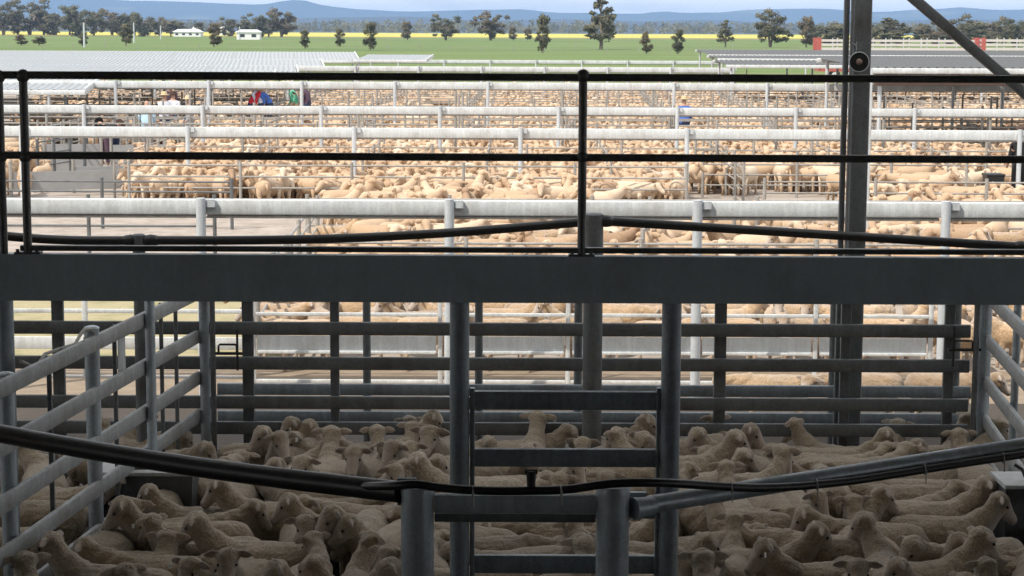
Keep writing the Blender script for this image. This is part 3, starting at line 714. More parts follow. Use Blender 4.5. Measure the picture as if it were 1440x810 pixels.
def sheep_mesh(name, raise_, yaw, pitch, seed, voxel=.0135):
    b, (poll, f, side, up) = sheep_parts(raise_, yaw, pitch)
    me0 = b.mesh('tmp', M_WOOL, True)
    o = bpy.data.objects.new('tmp', me0); COL.objects.link(o)
    md = o.modifiers.new('r', 'REMESH'); md.mode = 'VOXEL'; md.voxel_size = voxel
    ms = o.modifiers.new('s', 'SMOOTH'); ms.iterations = 3; ms.factor = .5
    dg = bpy.context.evaluated_depsgraph_get(); dg.update()
    me = bpy.data.meshes.new_from_object(o.evaluated_get(dg))
    bpy.data.objects.remove(o)
    me.name = name; nv = len(me.vertices)
    co = np.empty(nv*3); me.vertices.foreach_get('co', co); co = co.reshape(-1,3)
    no = np.empty(nv*3); me.vertices.foreach_get('normal', no); no = no.reshape(-1,3)
    P = np.array(poll); F = np.array(f); S = np.array(side); U = np.array(up)
    rel = co-P; ha = rel@F; hs = rel@S; hu = rel@U
    dist = np.linalg.norm(rel, axis=1)
    inhead = (dist < .26) & ((ha > -.03))
    skin = np.clip((ha-.035)/.05, 0, 1)*inhead*(np.abs(hs) < .14)
    ear = (np.abs(hs) > .095) & (dist < .26) & (np.abs(ha) < .09) & (hu > -.09)
    skin = np.maximum(skin, ear*.9)
    legm = np.clip((.22-co[:,2])/.08, 0, 1)
    skin = np.maximum(skin, legm*.6)
    dark = np.clip((ha-.205)/.015, 0, 1)*inhead*.75
    sock = np.exp(-(((ha-.068)/.022)**2 + ((hu-.022)/.016)**2 + ((np.abs(hs)-.072)/.03)**2))
    mouth = np.exp(-((hu+.052)/.006)**2)*np.clip((ha-.15)/.03,0,1)*(ha < .24)
    dark = np.maximum(dark, np.maximum(sock*.75, mouth*.6)*inhead)
    dark = np.maximum(dark, ear*(no@(0.7*F+.3*U) > .35)*.55)
    # wool relief: soft lumps, neck folds
    disp = np.array([mnoise.fractal(Vector((c[0]*9+seed, c[1]*9, c[2]*9)), 1, 2, 2)*.007 + mnoise.noise(Vector((c[0]*27, c[1]*27+seed, c[2]*27)))*.0045 for c in co])
    nk = (co[:,0] > .2)*(1-np.clip(dist/.1-.6, 0, 1)*0)
    wr = np.sin((co[:,0]*.8+co[:,2])*55+seed)*.0035*((co[:,0] > .22) & (ha < -.05))
    disp = (disp + wr)*(1-.85*skin)
    co = co + no*disp[:,None]
    me.vertices.foreach_set('co', co.ravel())
    for nm, arr in (('skin', skin), ('dark', dark)):
        a = me.attributes.new(nm, 'FLOAT', 'POINT'); a.data.foreach_set('value', arr.astype(np.float32))
    # eyes joined as small spheres
    eb = MB()
    for s in (-1, 1): eb.ball(poll+f*.068+side*s*.0635+up*.022, .0115, 8)
    ev = np.array([tuple(v) for v in eb.v])
    tot_v = [tuple(c) for c in co]; 
    faces = [tuple(p.vertices) for p in me.polygons]
    me2 = bpy.data.meshes.new(name)
    me2.from_pydata(tot_v + [tuple(v) for v in ev], [], faces + [tuple(i+nv for i in fc) for fc in eb.f])
    me2.materials.append(M_WOOL); me2.materials.append(M_EYE)
    mi = np.zeros(len(faces)+len(eb.f), dtype=np.int32); mi[len(faces):] = 1
    me2.polygons.foreach_set('material_index', mi)
    me2.polygons.foreach_set('use_smooth', np.ones(len(mi), dtype=bool))
    for nm, arr in (('skin', skin), ('dark', dark)):
        a = me2.attributes.new(nm, 'FLOAT', 'POINT'); a.data.foreach_set('value', np.concatenate([arr, np.zeros(len(ev))]).astype(np.float32))
    me2.update(); bpy.data.meshes.remove(me)
    return me2, poll
SHEEP = {}
for rs, pt in (('up', R(42)), ('mid', R(48)), ('low', R(36))):
    for yn, yw in (('c', 0), ('l', R(58)), ('r', R(-58))):
        SHEEP[rs+yn] = sheep_mesh('sheep_'+{'up':'alert','mid':'level','low':'low'}[rs], rs, yw, pt, hash(rs+yn) % 7 if False else len(SHEEP)*1.7)
SHEEP['downc'] = sheep_mesh('sheep_low', 'low', 0, R(62), 17.0)
tb = MB(); tb.box((0,0,0), (.004,.028,.034)); TAGM = tb.mesh('ear_tag', plain('white_ear_tag', (.75,.75,.72), .5), False)
placed = []          # (x, y, heading) of every sheep, to keep bodies apart
all_sheep = []
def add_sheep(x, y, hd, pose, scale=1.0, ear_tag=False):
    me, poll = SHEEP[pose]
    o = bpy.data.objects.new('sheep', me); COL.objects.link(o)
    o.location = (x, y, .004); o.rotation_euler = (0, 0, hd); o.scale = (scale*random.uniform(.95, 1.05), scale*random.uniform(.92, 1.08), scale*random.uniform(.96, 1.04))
    if y > 17: o.color = (1.2, 1.0, .80, 1)       # warm sunlight painted into the fleece colour of the outdoor sheep
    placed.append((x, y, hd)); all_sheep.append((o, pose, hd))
    if ear_tag:
        yaw = {'c':0,'l':R(58),'r':R(-58)}[pose[-1]]; s = random.choice((-1,1))
        t = inst('ear_tag', TAGM, o, poll + Matrix.Rotation(yaw,3,'Z') @ Vector((.06, s*.145, .0)), yaw)
    return o
def segd(a, b):      # rough clearance of two sheep bodies (2 discs each)
    r = 9
    for s in (-.27, -.02, .22):
        ax, ay = a[0]+math.cos(a[2])*s, a[1]+math.sin(a[2])*s
        for t in (-.27, -.02, .22):
            bx, by = b[0]+math.cos(b[2])*t, b[1]+math.sin(b[2])*t
            r = min(r, math.hypot(ax-bx, ay-by))
    return r
# heads read off the photograph: px, py of the head, way the BODY faces (deg: 0 right, 90 away, 180 left, 270 to camera), pose
HEADS = [
 (33,787,115,'upc'),(65,768,165,'upc'),(107,772,170,'midc'),(163,715,185,'upc'),(200,688,178,'upc'),(238,752,85,'upc'),(272,738,172,'upc'),(300,687,176,'upc'),
 (397,706,185,'upc'),(430,740,285,'upc'),(467,730,262,'upr'),(320,790,268,'upc'),(260,795,240,'upc'),(377,799,200,'upc'),(437,790,150,'upc'),
 (380,587,205,'upc'),(418,577,150,'upl'),(447,593,20,'upc'),(413,610,220,'upc'),(467,613,95,'upc'),(390,623,250,'upl'),(423,650,245,'upc'),(293,633,350,'midc'),(260,613,30,'midc'),(247,600,345,'midc'),
 (580,572,110,'upc'),(610,567,250,'upc'),(613,589,60,'upr'),(493,597,330,'midl'),(530,612,95,'upc'),(583,603,70,'upc'),(497,640,268,'upc'),(543,637,285,'upc'),(576,630,255,'upc'),(572,655,88,'upc'),(617,650,75,'upr'),
 (757,590,80,'upc'),(800,583,20,'midc'),(697,607,340,'midc'),(823,600,110,'midc'),(817,617,262,'upc'),(863,613,130,'upc'),(910,593,60,'upr'),(897,625,210,'midc'),
 (487,735,255,'upr'),(523,763,100,'upr'),(553,775,60,'upc'),(623,775,200,'midc'),(683,742,181,'lowc'),
 (967,590,200,'upc'),(997,580,120,'upc'),(1017,597,200,'upc'),(980,613,240,'midc'),(1037,617,10,'upc'),(1063,610,350,'upc'),(1053,637,15,'upc'),(1020,653,92,'upc'),(1103,640,285,'upc'),(1103,583,140,'upc'),
 (1260,590,60,'upc'),(1253,610,2,'upc'),(1293,627,300,'upl'),(1347,613,95,'upc'),(1347,574,80,'upr'),(1400,597,20,'upc'),(1393,682,5,'upc'),(1413,710,356,'upc'),(1243,690,70,'upr'),(1197,703,100,'upc'),(1213,732,85,'upl'),(1160,742,6,'upc'),
 (1033,725,88,'upc'),(1070,775,195,'upc'),(1277,772,205,'midc'),(1343,762,190,'upc'),(1383,757,20,'upc'),(987,789,100,'upc'),(1207,800,270,'upc'),(1380,792,110,'upc'),(1120,728,170,'midc'),(1350,690,30,'midc'),
 (160,575,150,'upc'),(213,575,60,'upc')]
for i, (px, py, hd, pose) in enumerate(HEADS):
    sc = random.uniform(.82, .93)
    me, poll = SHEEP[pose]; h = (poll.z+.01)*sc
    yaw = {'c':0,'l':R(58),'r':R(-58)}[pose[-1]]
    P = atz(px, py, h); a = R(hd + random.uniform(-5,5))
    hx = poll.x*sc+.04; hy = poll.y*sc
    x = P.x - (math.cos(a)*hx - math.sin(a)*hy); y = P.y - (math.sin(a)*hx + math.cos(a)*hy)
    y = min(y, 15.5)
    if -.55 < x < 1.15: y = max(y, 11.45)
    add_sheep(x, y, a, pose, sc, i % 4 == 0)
def left_edge(y): return -2.604-.111*(15.8-y)
def right_edge(y): return 3.95-.104*(15.8-y)
rs = random.Random(3)
def fill(n, fx, fy, ok, tries, gap, hdf, posef, scr=(.81,.94)):
    c = 0
    for _ in range(tries):
        if c >= n: break
        x, y = fx(), fy(); hd = hdf()
        if not ok(x, y, hd): continue
        q = (x, y, hd)
        if any(abs(x-p[0]) < 1.3 and abs(y-p[1]) < 1.3 and segd(q, p) < gap for p in placed): continue
        add_sheep(x, y, hd, posef(), rs.uniform(*scr), rs.random() < .15); c += 1
    return c
def in_pen(x, y, hd):
    for s in (-.45, .55):
        xx, yy = x+math.cos(hd)*s, y+math.sin(hd)*s
        if not (left_edge(yy)+.22 < xx < right_edge(yy)-.2 and 10.7 < yy < 15.66): return False
        if yy < 11.3 and -.6 < xx < 1.2: return False
    return True
HD = lambda: R(rs.choice((0, 180, 0, 180, 0, 180, 0, 180, 90, 270)) + rs.gauss(0, 16))
POSE = lambda: rs.choice(('midc','midl','midr','upl','upr','lowc','lowl','lowr','downc','midc'))
for _k in range(1):
    fill(16, lambda: rs.uniform(-2.5, 3.9), lambda: rs.uniform(15.25, 15.55), lambda x, y, h: left_edge(y)+.5 < x < right_edge(y)-.5, 900, .21, lambda: R(rs.choice((0,180))+rs.gauss(0,7)), lambda: rs.choice(('upc','upl','upr','midc','midr')), (.88,1.0))
for gap in (.28, .25, .225, .205):
    n1 = fill(28, lambda: rs.uniform(-3.2, 4.0), lambda: rs.uniform(10.7, 15.62), in_pen, 4000, gap, HD, POSE)
fill(34, lambda: rs.uniform(-3.2, 4.0), lambda: rs.uniform(11.2, 15.5), in_pen, 6000, .185, HD, lambda: rs.choice(('upc','upl','upr','midc','midl','midr')), (.80,.90))
N_PEN = len(all_sheep)
# neighbouring pens of the shed, seen through the rails
fill(14, lambda: rs.uniform(-4.6, -3.0), lambda: rs.uniform(10.8, 15.4), lambda x, y, h: x < left_edge(y)-.5, 2500, .30, HD, POSE)
fill(5, lambda: rs.uniform(4.3, 5.2), lambda: rs.uniform(14.3, 15.4), lambda x, y, h: x > right_edge(y)+.45, 600, .30, HD, POSE)
N_SIDE = len(all_sheep)
fill(7, lambda: rs.uniform(2.1, 4.4), lambda: rs.uniform(18.65, 18.95), lambda x, y, h: True, 700, .33, lambda: R(rs.choice((0,180))+rs.gauss(0,8)), lambda: rs.choice(('lowc','downc','lowl')))
N_SIDE = len(all_sheep)
# the nearest sunlit pens
def sun_ok(x, y, h):
    px, _ = to_px((x, y, .5))
    if y < 27.4: return px > 352 and px < 1500 and not (y < 22.1)
    return px > 452 and px < 1500 and abs(y-27.6) > .35
HS = lambda: R(rs.choice((0, 180, 0, 180, 0, 180, 20, 200, 90, 270)) + rs.gauss(0, 14))
PS = lambda: rs.choice(('midc','midl','midr','lowc','upc','lowr','upc','upl','downc'))
SB = 300 - N_SIDE
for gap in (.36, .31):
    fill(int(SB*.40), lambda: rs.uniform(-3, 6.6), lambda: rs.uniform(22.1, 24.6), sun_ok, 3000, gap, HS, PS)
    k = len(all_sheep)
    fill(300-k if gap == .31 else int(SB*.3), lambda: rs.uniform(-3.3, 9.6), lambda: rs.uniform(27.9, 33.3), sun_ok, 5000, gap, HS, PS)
print('sheep in pen', N_PEN, 'side', N_SIDE-N_PEN, 'sun', len(all_sheep)-N_SIDE)
# ---- labels that single each one out
ORD = ['first','second','third','fourth','fifth','sixth','seventh','eighth','ninth','tenth','eleventh','twelfth','thirteenth','fourteenth','fifteenth','sixteenth','seventeenth','eighteenth','nineteenth','twentieth']
def facing(hd, pose):
    d = (math.degrees(hd) + {'c':0,'l':45,'r':-45}[pose[-1]]) % 360
    h = {'u':'head up','m':'level head','l':'lowered head','d':'nose down'}[pose[0]]
    if pose[:2] == 'lo': h = 'lowered head'
    return ('facing right' if d < 50 or d > 310 else 'facing away' if d < 130 else 'facing left' if d < 230 else 'facing camera') + ', ' + h
zones = {}
for i, (o, pose, hd) in enumerate(all_sheep):
    me, poll = SHEEP[pose]; c = Matrix.Rotation(hd, 3, 'Z') @ Vector((0, 0, .6)); px, py = to_px((o.location.x, o.location.y, .62))
    y = o.location.y
    if i < N_PEN:
        cols = [(275,'beside left fence'),(467,'short of dark fence post'),(645,'left of slim left post'),(795,'left in ladder gate'),(945,'right in ladder gate'),(1080,'past slim right post'),(1200,'left of roof column'),(1300,'right of roof column'),(9999,'by right fence')]
        band = 'back row' if y > 14.5 else 'middle rows' if y > 12.9 else 'front rows'
    elif i < N_SIDE:
        cols = [(720,'in shaded pen beyond left fence'),(9999,'in shaded pen beyond right fence')] if y < 17 else [(9999, 'in race behind rear fence')]; band = 'sunlit,' if y > 17 else 'back part' if y > 13.4 else 'front part'
    else:
        cols = [(500,'left end'),(630,'by second beam post'),(800,'past second beam post'),(978,'by third beam post'),(1200,'left of roof column'),(1330,'right of roof column'),(9999,'right end')]
        band = 'sunlit near pen,' if y < 25 else 'second pen front,' if y < 29.8 else 'second pen middle,' if y < 31.7 else 'second pen back,'
    col = next(n for lim, n in cols if px < lim)
    zones.setdefault((band, col, facing(hd, pose)), []).append((px, o))
for (band, col, fc), lst in zones.items():
    lst.sort(key=lambda t: t[0])
    for k, (px, o) in enumerate(lst):
        n = '' if len(lst) == 1 else '%s from left ' % ORD[k]
        tag(o, 'sheep %s, %s%s %s' % (fc, n, band, col), 'sheep', 'sheep in the shaded pen' if o.location.y < 20 else 'sheep in the nearest sunlit pens')
# ---- the rest of the flock: past 300, one object
def flock():
    rnd = random.Random(9); protos = []
    for rs_, yw, pt in (('up',0,.5),('mid',.9,.6),('low',0,.5),('mid',-.9,.6),('up',-.9,.5)):
        b, _ = sheep_parts(rs_, yw, pt, 9, True)
        tri_v = np.array([tuple(v) for v in b.v]); protos.append((tri_v, b.f))
    V=[]; F=[]; T=[]; o=0; grid = {}
    def put(x, y, hd):
        nonlocal o
        key = (int(x/.37), int(y/.43))
        if key in grid: return
        if y < 34 and any(abs(x-p[0]) < 1.2 and abs(y-p[1]) < 1.2 and segd((x, y, hd), p) < .30 for p in placed): return
        if y < 34: placed.append((x, y, hd))
        grid[key] = 1
        v, f = rnd.choice(protos); s = rnd.uniform(.95,1.12); c, sn = math.cos(hd), math.sin(hd)
        w_ = np.empty_like(v); w_[:,0] = (v[:,0]*c-v[:,1]*sn)*s+x; w_[:,1] = (v[:,0]*sn+v[:,1]*c)*s+y; w_[:,2] = v[:,2]*s
        V.append(w_); F.extend([tuple(i+o for i in q) for q in f]); o += len(v); T.append(np.full(len(v), min(1,max(0,rnd.gauss(.55,.22)))))
    def region(d0, d1, p0, p1, dens, hdc=(90,270,80,100,280,255,180,0), gaps=()):
        d = d0
        for _ in range(int((d1-d0)*(p1-p0)/FPX*(d0+d1)/2*dens)):
            d = rnd.uniform(d0, d1); px = rnd.uniform(p0, p1)
            if any(g0 < px < g1 and e0 < d < e1 for g0, g1, e0, e1 in gaps): continue
            put(px2x(px, d), d, R(rnd.choice(hdc)+rnd.gauss(0,20)))
    region(42.7, 53.2, 190, 955, 10); region(66.5, 71.8, 40, 410, 5)
    region(22.2, 25.2, 356, 1500, 9, hdc=(0,180,0,180,10,190,90)); region(27.9, 33.4, 458, 1500, 8, hdc=(0,180,0,180,20,200,90,270))
    region(34.2, 41.6, 480, 850, 2.2, hdc=(0,180,90)); region(34.2, 37.6, 1000, 1460, 2.0, hdc=(0,180,90)); region(38.4, 42, 1200, 1460, 2.4)
    region(47.0, 50.2, 970, 1450, 3.0, hdc=(0,180,90,270)); region(45.0, 46.2, 1240, 1370, 2.2, hdc=(0,180))
    region(45.0, 46.2, 1130, 1210, 1.6); region(47, 48.4, 985, 1160, 2.0); region(46.8, 48.2, 1240, 1440, 1.0)
    region(50.6, 53.3, 965, 1460, 4.5)
    region(45, 53, -20, 60, 1.6)
    region(54.6, 65.4, 290, 1460, 6)
    region(57, 65.4, -20, 60, 1.6); region(60, 65, 120, 190, 1.2)
    region(66.8, 77.5, 400, 1460, 4.5, gaps=((480,620,68,75),(760,940,70,76),(1120,1250,67,76)))
    region(78.5, 96.5, 60, 1460, 2.6, gaps=((1080,1220,78,90),(600,640,78,96)))
    region(97.5, 122, 60, 1460, 2.0)
    region(34.5, 37.6, 1240, 1460, 1.3); region(38.4, 43.6, 455, 800, .5); region(34.2, 35.6, 700, 900, .5)
    me = bpy.data.meshes.new('flock'); Va = np.concatenate(V); me.from_pydata(Va.tolist(), [], F); me.materials.append(M_FLOCK)
    a = me.attributes.new('tone','FLOAT','POINT'); a.data.foreach_set('value', np.concatenate(T).astype(np.float32))
    me.polygons.foreach_set('use_smooth', np.ones(len(F), dtype=bool))
    ob = bpy.data.objects.new('flock', me); COL.objects.link(ob)
    tag(ob, 'mass of sunlit cream sheep crowding the far pens', 'sheep', kind='stuff'); print('flock', len(T), 'faces', len(F))
flock()

# ------------------------------------------------------------------ people
def biggest(fs):
    par = {}
    def find(a):
        while par[a] != a: par[a] = par[par[a]]; a = par[a]
        return a
    for f in fs:
        for v in f: par.setdefault(v, v)
        for v in f[1:]: par[find(v)] = find(f[0])
    n = {}
    for f in fs: n[find(f[0])] = n.get(find(f[0]), 0)+1
    top = max(n, key=n.get)
    return [f for f in fs if find(f[0]) == top]
M_SKIN = plain('skin', (.50,.30,.21), .6, 0, .1)
CLOTH = {}
def cloth(name, col):
    if name not in CLOTH: CLOTH[name] = plain('cloth_'+name, col, .9, 0, .15, 6, .2)
    return CLOTH[name]
def person(px, d, hd, label, shirt, legs, hat, bend=0.0, shorts=False, z0=0.0):
    """one skinned figure; shirt, trousers and hat are its clothing"""
    r = thing('person', label, 'person', (px2x(px, d), d, z0))
    bn = bend
    def T(x, y, z):          # bend the upper body forward about the hips
        if z > .95:
            q = Matrix.Rotation(bn, 3, 'Y') @ Vector((x, y, z-.95)); return Vector((q.x, q.y, q.z+.95))
        return Vector((x, y, z))
    J = [T(0,0,.95),T(0,0,1.18),T(0,0,1.42),T(.01,0,1.53),T(.03,0,1.62),T(.04,0,1.73)]
    rad = [.15,.14,.155,.06,.085,.07]
    E = [(0,1),(1,2),(2,3),(3,4),(4,5)]
    def chain(start, pts, rr):
        prev = start
        for p, q in zip(pts, rr):
            J.append(p); rad.append(q); E.append((prev, len(J)-1)); prev = len(J)-1
    for s in (-1, 1):
        chain(0, [T(.0,s*.10,.88),T(.03,s*.11,.50),T(.0,s*.11,.09),T(.12,s*.12,.04)], [.11,.075,.05,.045])
        fw = .12 + bn*.25
        chain(2, [T(0,s*.20,1.40),T(.02,s*.25,1.14),T(fw+.1,s*.22,.93) if bn < .2 else T(.2,s*.2,.98),T(fw+.17,s*.2,.86) if bn < .2 else T(.3,s*.16,.97)], [.07,.05,.038,.04])
    def skin(scale, keep, name, mat, parent):
        me = bpy.data.meshes.new(name); me.from_pydata([tuple(p) for p in J], E, [])
        o = bpy.data.objects.new(name, me); COL.objects.link(o)
        o.modifiers.new('k','SKIN'); o.modifiers.new('ss','SUBSURF').levels = 1
        if not me.skin_vertices: me.skin_vertices.new()
        for i, v in enumerate(me.skin_vertices[0].data): v.radius = (rad[i]*scale*(1.0 if i not in (1,2) else .8), rad[i]*scale*(1.0 if i not in (0,1,2) else 1.15))
        me.skin_vertices[0].data[0].use_root = True
        dg = bpy.context.evaluated_depsgraph_get(); dg.update()
        m2 = bpy.data.meshes.new_from_object(o.evaluated_get(dg)); bpy.data.objects.remove(o)
        vs = [tuple(v.co) for v in m2.vertices]
        fs = biggest([tuple(p.vertices) for p in m2.polygons if keep(p.center)])
        use = sorted({i for f in fs for i in f}); ix = {q: k for k, q in enumerate(use)}
        vs = [vs[q] for q in use]; fs = [tuple(ix[i] for i in f) for f in fs]
        m3 = bpy.data.meshes.new(name); m3.from_pydata(vs, [], fs); m3.materials.append(mat)
        m3.polygons.foreach_set('use_smooth', [True]*len(fs))
        ob = bpy.data.objects.new(name, m3); COL.objects.link(ob); ob.parent = parent; return ob
    inv = Matrix.Rotation(-bn, 3, 'Y')
    def hz(c):
        if c.z > .9 or c.x > .25:
            q = inv @ Vector((c.x, c.y, c.z-.95)); return q.z+.95, q
        return c.z, c
    skin(1.0, lambda c: True, 'body', M_SKIN, r)
    skin(1.13, lambda c: .93 < hz(c)[0] < 1.50 and abs(c.y) < .5 and not (hz(c)[0] < 1.02 and abs(c.y) > .17 and hz(c)[1].x > .08), 'shirt', shirt, r)
    skin(1.16, lambda c: (.46 if shorts else .08) < c.z < .97 and abs(c.y) < .23 and hz(c)[0] < 1.0 and c.x < .2, 'trousers', legs, r)
    if hat:
        b = MB(); c = T(.04,0,1.72); n = (T(.04,0,1.9)-c).normalized()
        b.lathe(c, n, [(-.01,.10),(0,.19),(.012,.19),(.02,.105),(.09,.095),(.12,.06),(.125,0)], 16)
        h = b.build('hat', hat); h.parent = r
    r.rotation_euler.z = hd
    return r
LB, WB, NV, RD, GN, BL, BK = cloth('pale_blue',(.48,.66,.80)), cloth('white_blue',(.66,.70,.80)), cloth('navy',(.03,.045,.10)), cloth('red',(.62,.03,.05)), cloth('green',(.12,.42,.28)), cloth('blue',(.07,.17,.55)), cloth('black',(.015,.015,.015))
TN, GYC, PU = cloth('tan',(.50,.38,.24)), cloth('grey',(.28,.30,.33)), cloth('plum',(.10,.06,.09))
HT, HB = cloth('straw_hat',(.60,.48,.30)), cloth('brown_hat',(.08,.05,.035))
person(207, 62, R(95), 'person in pale blue shirt and grey shorts seen from behind', LB, GYC, None, shorts=True)
person(232, 68, R(100), 'person in white shirt and navy trousers, left of two', WB, NV, HT)
person(244, 69, R(80), 'person in pale shirt and navy trousers, right of two', WB, NV, HB)
person(241, 80, R(-90), 'person in dark plum top behind the two white shirts', PU, NV, HT)
person(267, 64, R(200), 'person in grey clothes beside the second beam post', GYC, GYC, HT)
def catwalk():
    d = 74; xa, xb = px2x(330, d), px2x(450, d); r = thing('catwalk', 'low catwalk the bending buyers stand on behind third beam', 'catwalk', (xa, d, 0))
    for k in range(3):
        b = MB(); b.bar((xa,d-.3+k*.3,.27),(xb,d-.3+k*.3,.27), .27, .05, .006); b.build('plank', M_FENCE, r)
    for k in range(4):
        x = xa+(xb-xa)*k/3; b = MB(); b.cyl((x,d,0),(x,d,.24), .04, .04, 8); b.build('leg', M_FENCE, r)
catwalk()
person(353, 74, R(20), 'person in bright red jacket bending over the pens', RD, NV, None, bend=.75, z0=.30)
person(369, 74, R(150), 'person in white shirt and jeans bending beside red jacket', WB, NV, HT, bend=.7, z0=.30)
person(380, 74.1, R(170), 'person in blue shirt bending beside the white shirt', BL, NV, HT, bend=.8, z0=.30)
person(416, 74, R(200), 'person in green shirt leaning by the fourth beam post', GN, TN, HT, bend=.35, z0=.30)
person(432, 74, R(160), 'person in plum top right of the green shirt', PU, NV, None, bend=.2, z0=.30)
person(960, 66, R(90), 'person in blue shirt and straw hat right of centre handrail post', BL, NV, HT)
person(1434, 44.6, R(100), 'person in black clothes half hidden by the right beam post', BK, BK, HB)
person(146, 57, R(60), 'person in black bending low in the left lane', BK, PU, HB, bend=1.25)
person(160, 57.5, R(140), 'person in black hat stooping right of the other stooper', BK, NV, BK, bend=1.2)
def bin_():
    P = at(1396, 272, 43.4); r = thing('wheelie_bin', 'tall black bin near the right edge beside a person in black', 'bin', (P.x, P.y, 0))
    b = MB(); b.add([(P.x-.2,P.y-.25,.06),(P.x+.2,P.y-.25,.06),(P.x+.2,P.y+.2,.06),(P.x-.2,P.y+.2,.06),(P.x-.27,P.y-.34,.98),(P.x+.27,P.y-.34,.98),(P.x+.27,P.y+.3,.98),(P.x-.27,P.y+.3,.98)],
                    [(3,2,1,0),(4,5,6,7),(0,1,5,4),(1,2,6,5),(2,3,7,6),(3,0,4,7)]); b.build('body', M_BLACK, r, False)
    b = MB(); b.bar((P.x-.29,P.y,1.02),(P.x+.29,P.y,1.02), .68, .07); b.build('lid', M_BLACK, r)
    for s in (-1,1):
        b = MB(); b.cyl((P.x+s*.2,P.y+.24,.1),(P.x+s*.27,P.y+.24,.1), .1, .1, 12); b.build('wheel', M_BLACK, r)
    r.scale = (.72, .72, .78)
bin_()

# ------------------------------------------------------------------ the shed we stand in
def added_skylight_mat():  # unseen translucent strips, added to light the sheep from above
    q = bpy.data.materials.new('added_skylight_sheet'); q.use_nodes = True; t = q.node_tree; t.nodes.clear()
    o = t.nodes.new('ShaderNodeOutputMaterial'); m = t.nodes.new('ShaderNodeMixShader'); m.inputs[0].default_value = .62
    d = t.nodes.new('ShaderNodeBsdfDiffuse'); d.inputs[0].default_value = (.55,.56,.54,1)
    tr = t.nodes.new('ShaderNodeBsdfTranslucent'); tr.inputs[0].default_value = (ADDED_SKYT, ADDED_SKYT, ADDED_SKYT*.98, 1)
    t.links.new(d.outputs[0], m.inputs[1]); t.links.new(tr.outputs[0], m.inputs[2]); t.links.new(m.outputs[0], o.inputs[0]); return q
ADDED_SKYT = .95
M_ADDED_SKYL = added_skylight_mat()
def shed():
    r = thing('saleyard_shed', 'open sided shed with grey roof column and diagonal brace at right', 'shed', (0, 0, 0))
    n = 45
    def rz(y): return 6.55-(y+14.4)/30.4*1.55
    for k in range(n):
        xa = -26+k*1.152
        for y0, y1, mat, up_ in ((-14.4, 12.2, M_ROOF, 0), (11.9, 16.0, M_ADDED_SKYL if k % 3 != 2 else M_ROOF, -.02)):
            b = MB(); vs = []; fs = []
            for i in range(5*4+1):
                u = xa+1.20*i/(5*4); dz = (0,.045,.045,0)[i % 4]+.004*(k % 2)+up_
                vs += [(u,y0,rz(y0)+dz),(u,y1,rz(y1)+dz),(u,y0,rz(y0)-.012+dz),(u,y1,rz(y1)-.012+dz)]
            for i in range(5*4):
                q = i*4; fs += [(q,q+4,q+5,q+1)] if mat is M_ADDED_SKYL else [(q,q+4,q+5,q+1),(q+2,q+3,q+7,q+6),(q,q+2,q+6,q+4)]
            b.add(vs, fs); b.build('roof_sheet' if mat is M_ROOF else 'added_skylight_sheet', mat, r, False)
    for y in (-10, -4, 2, 8, 13, 15.7):
        b = MB(); z = 6.55-(y+14.4)/30.4*1.55-.12; b.bar((-26,y,z),(26,y,z), .07, .17); b.build('purlin', M_GALV, r)
    for k in range(8):  # unseen rear wall, added to block light from behind the camera
        xa = -26+k*6.48; b = MB(); vs = []; fs = []
        for i in range(27*4+1):
            u = xa+6.5*i/(27*4); dz = (0,.045,.045,0)[i % 4]+.003*k
            vs += [(u,-14+dz,.0),(u,-14+dz,6.35),(u,-14.012+dz,.0),(u,-14.012+dz,6.35)]
        for i in range(27*4):
            q = i*4; fs += [(q,q+4,q+5,q+1),(q+2,q+3,q+7,q+6)]
        b.add(vs, fs); b.build('light_block_wall_sheet', M_ROOF, r, False)
    d = 16.15
    def column(px, first):
        a = at(px, 350, d); x = a.x
        b = MB(); b.bar((x,d,0),(x,d,4.95), .155, .2, .03, up=(0,1,0)); b.build('column', M_DARK, r)
        b = MB(); b.bar((x-.118,d+.02,0),(x-.118,d+.02,4.95), .045, .06, .01, up=(0,1,0)); b.build('column_angle', M_DARK, r)
    column(1202, True)
    for px in (-180, 2500, -1500): column(px, False)
    # brace
    p0 = at(1232, -47, d); p1 = at(1470, 156, d)
    b = MB(); b.bar(p0, p1, .09, .085, .02); b.build('brace', M_DARK, r)
    b = MB(); p2 = at(1228, 100, d); p3 = at(1600, 100, d)
    return r
shed()
def horn():
    d = 15.8; P = at(1208, 87, d); r = thing('horn_speaker', 'round black horn loudspeaker fixed to the roof column', 'loudspeaker', P)
    b = MB(); b.lathe(P+Vector((0,.20,0)), (0,-1,0), [(0,.035),(.06,.042),(.1,.05),(.15,.064),(.195,.082),(.21,.084),(.212,.078),(.19,.074)], 24); b.build('horn', M_POSTG, r)
    b = MB(); b.lathe(P+Vector((0,.20,0)), (0,-1,0), [(.194,.0),(.195,.055),(.20,.07),(.206,.0765)], 24); b.build('mouth', M_BLACK, r)
    b = MB(); b.lathe(P+Vector((0,.20,0)), (0,-1,0), [(.19,.028),(.215,.026),(.23,.016),(.235,0)], 14); b.build('driver', plain('speaker_core',(.26,.18,.15),.5), r)
    b = MB(); b.tube([P+Vector((.0,.16,.06)),P+Vector((.03,.2,.12)),P+Vector((-.02,.26,.15))], .014, 8); b.box(P+Vector((.03,.17,.13)),(.05,.05,.07)); b.build('bracket', M_DARK, r)
horn()
def whitepost():
    d = 30; P = at(1217.5, 280, d); r = tag(MB().bar((P.x,d,0),(P.x,d,at(1217.5,96,d).z), .095, .095).build('white_post', M_SUNG), 'slim white sunlit post right behind the roof column', 'post')
whitepost()
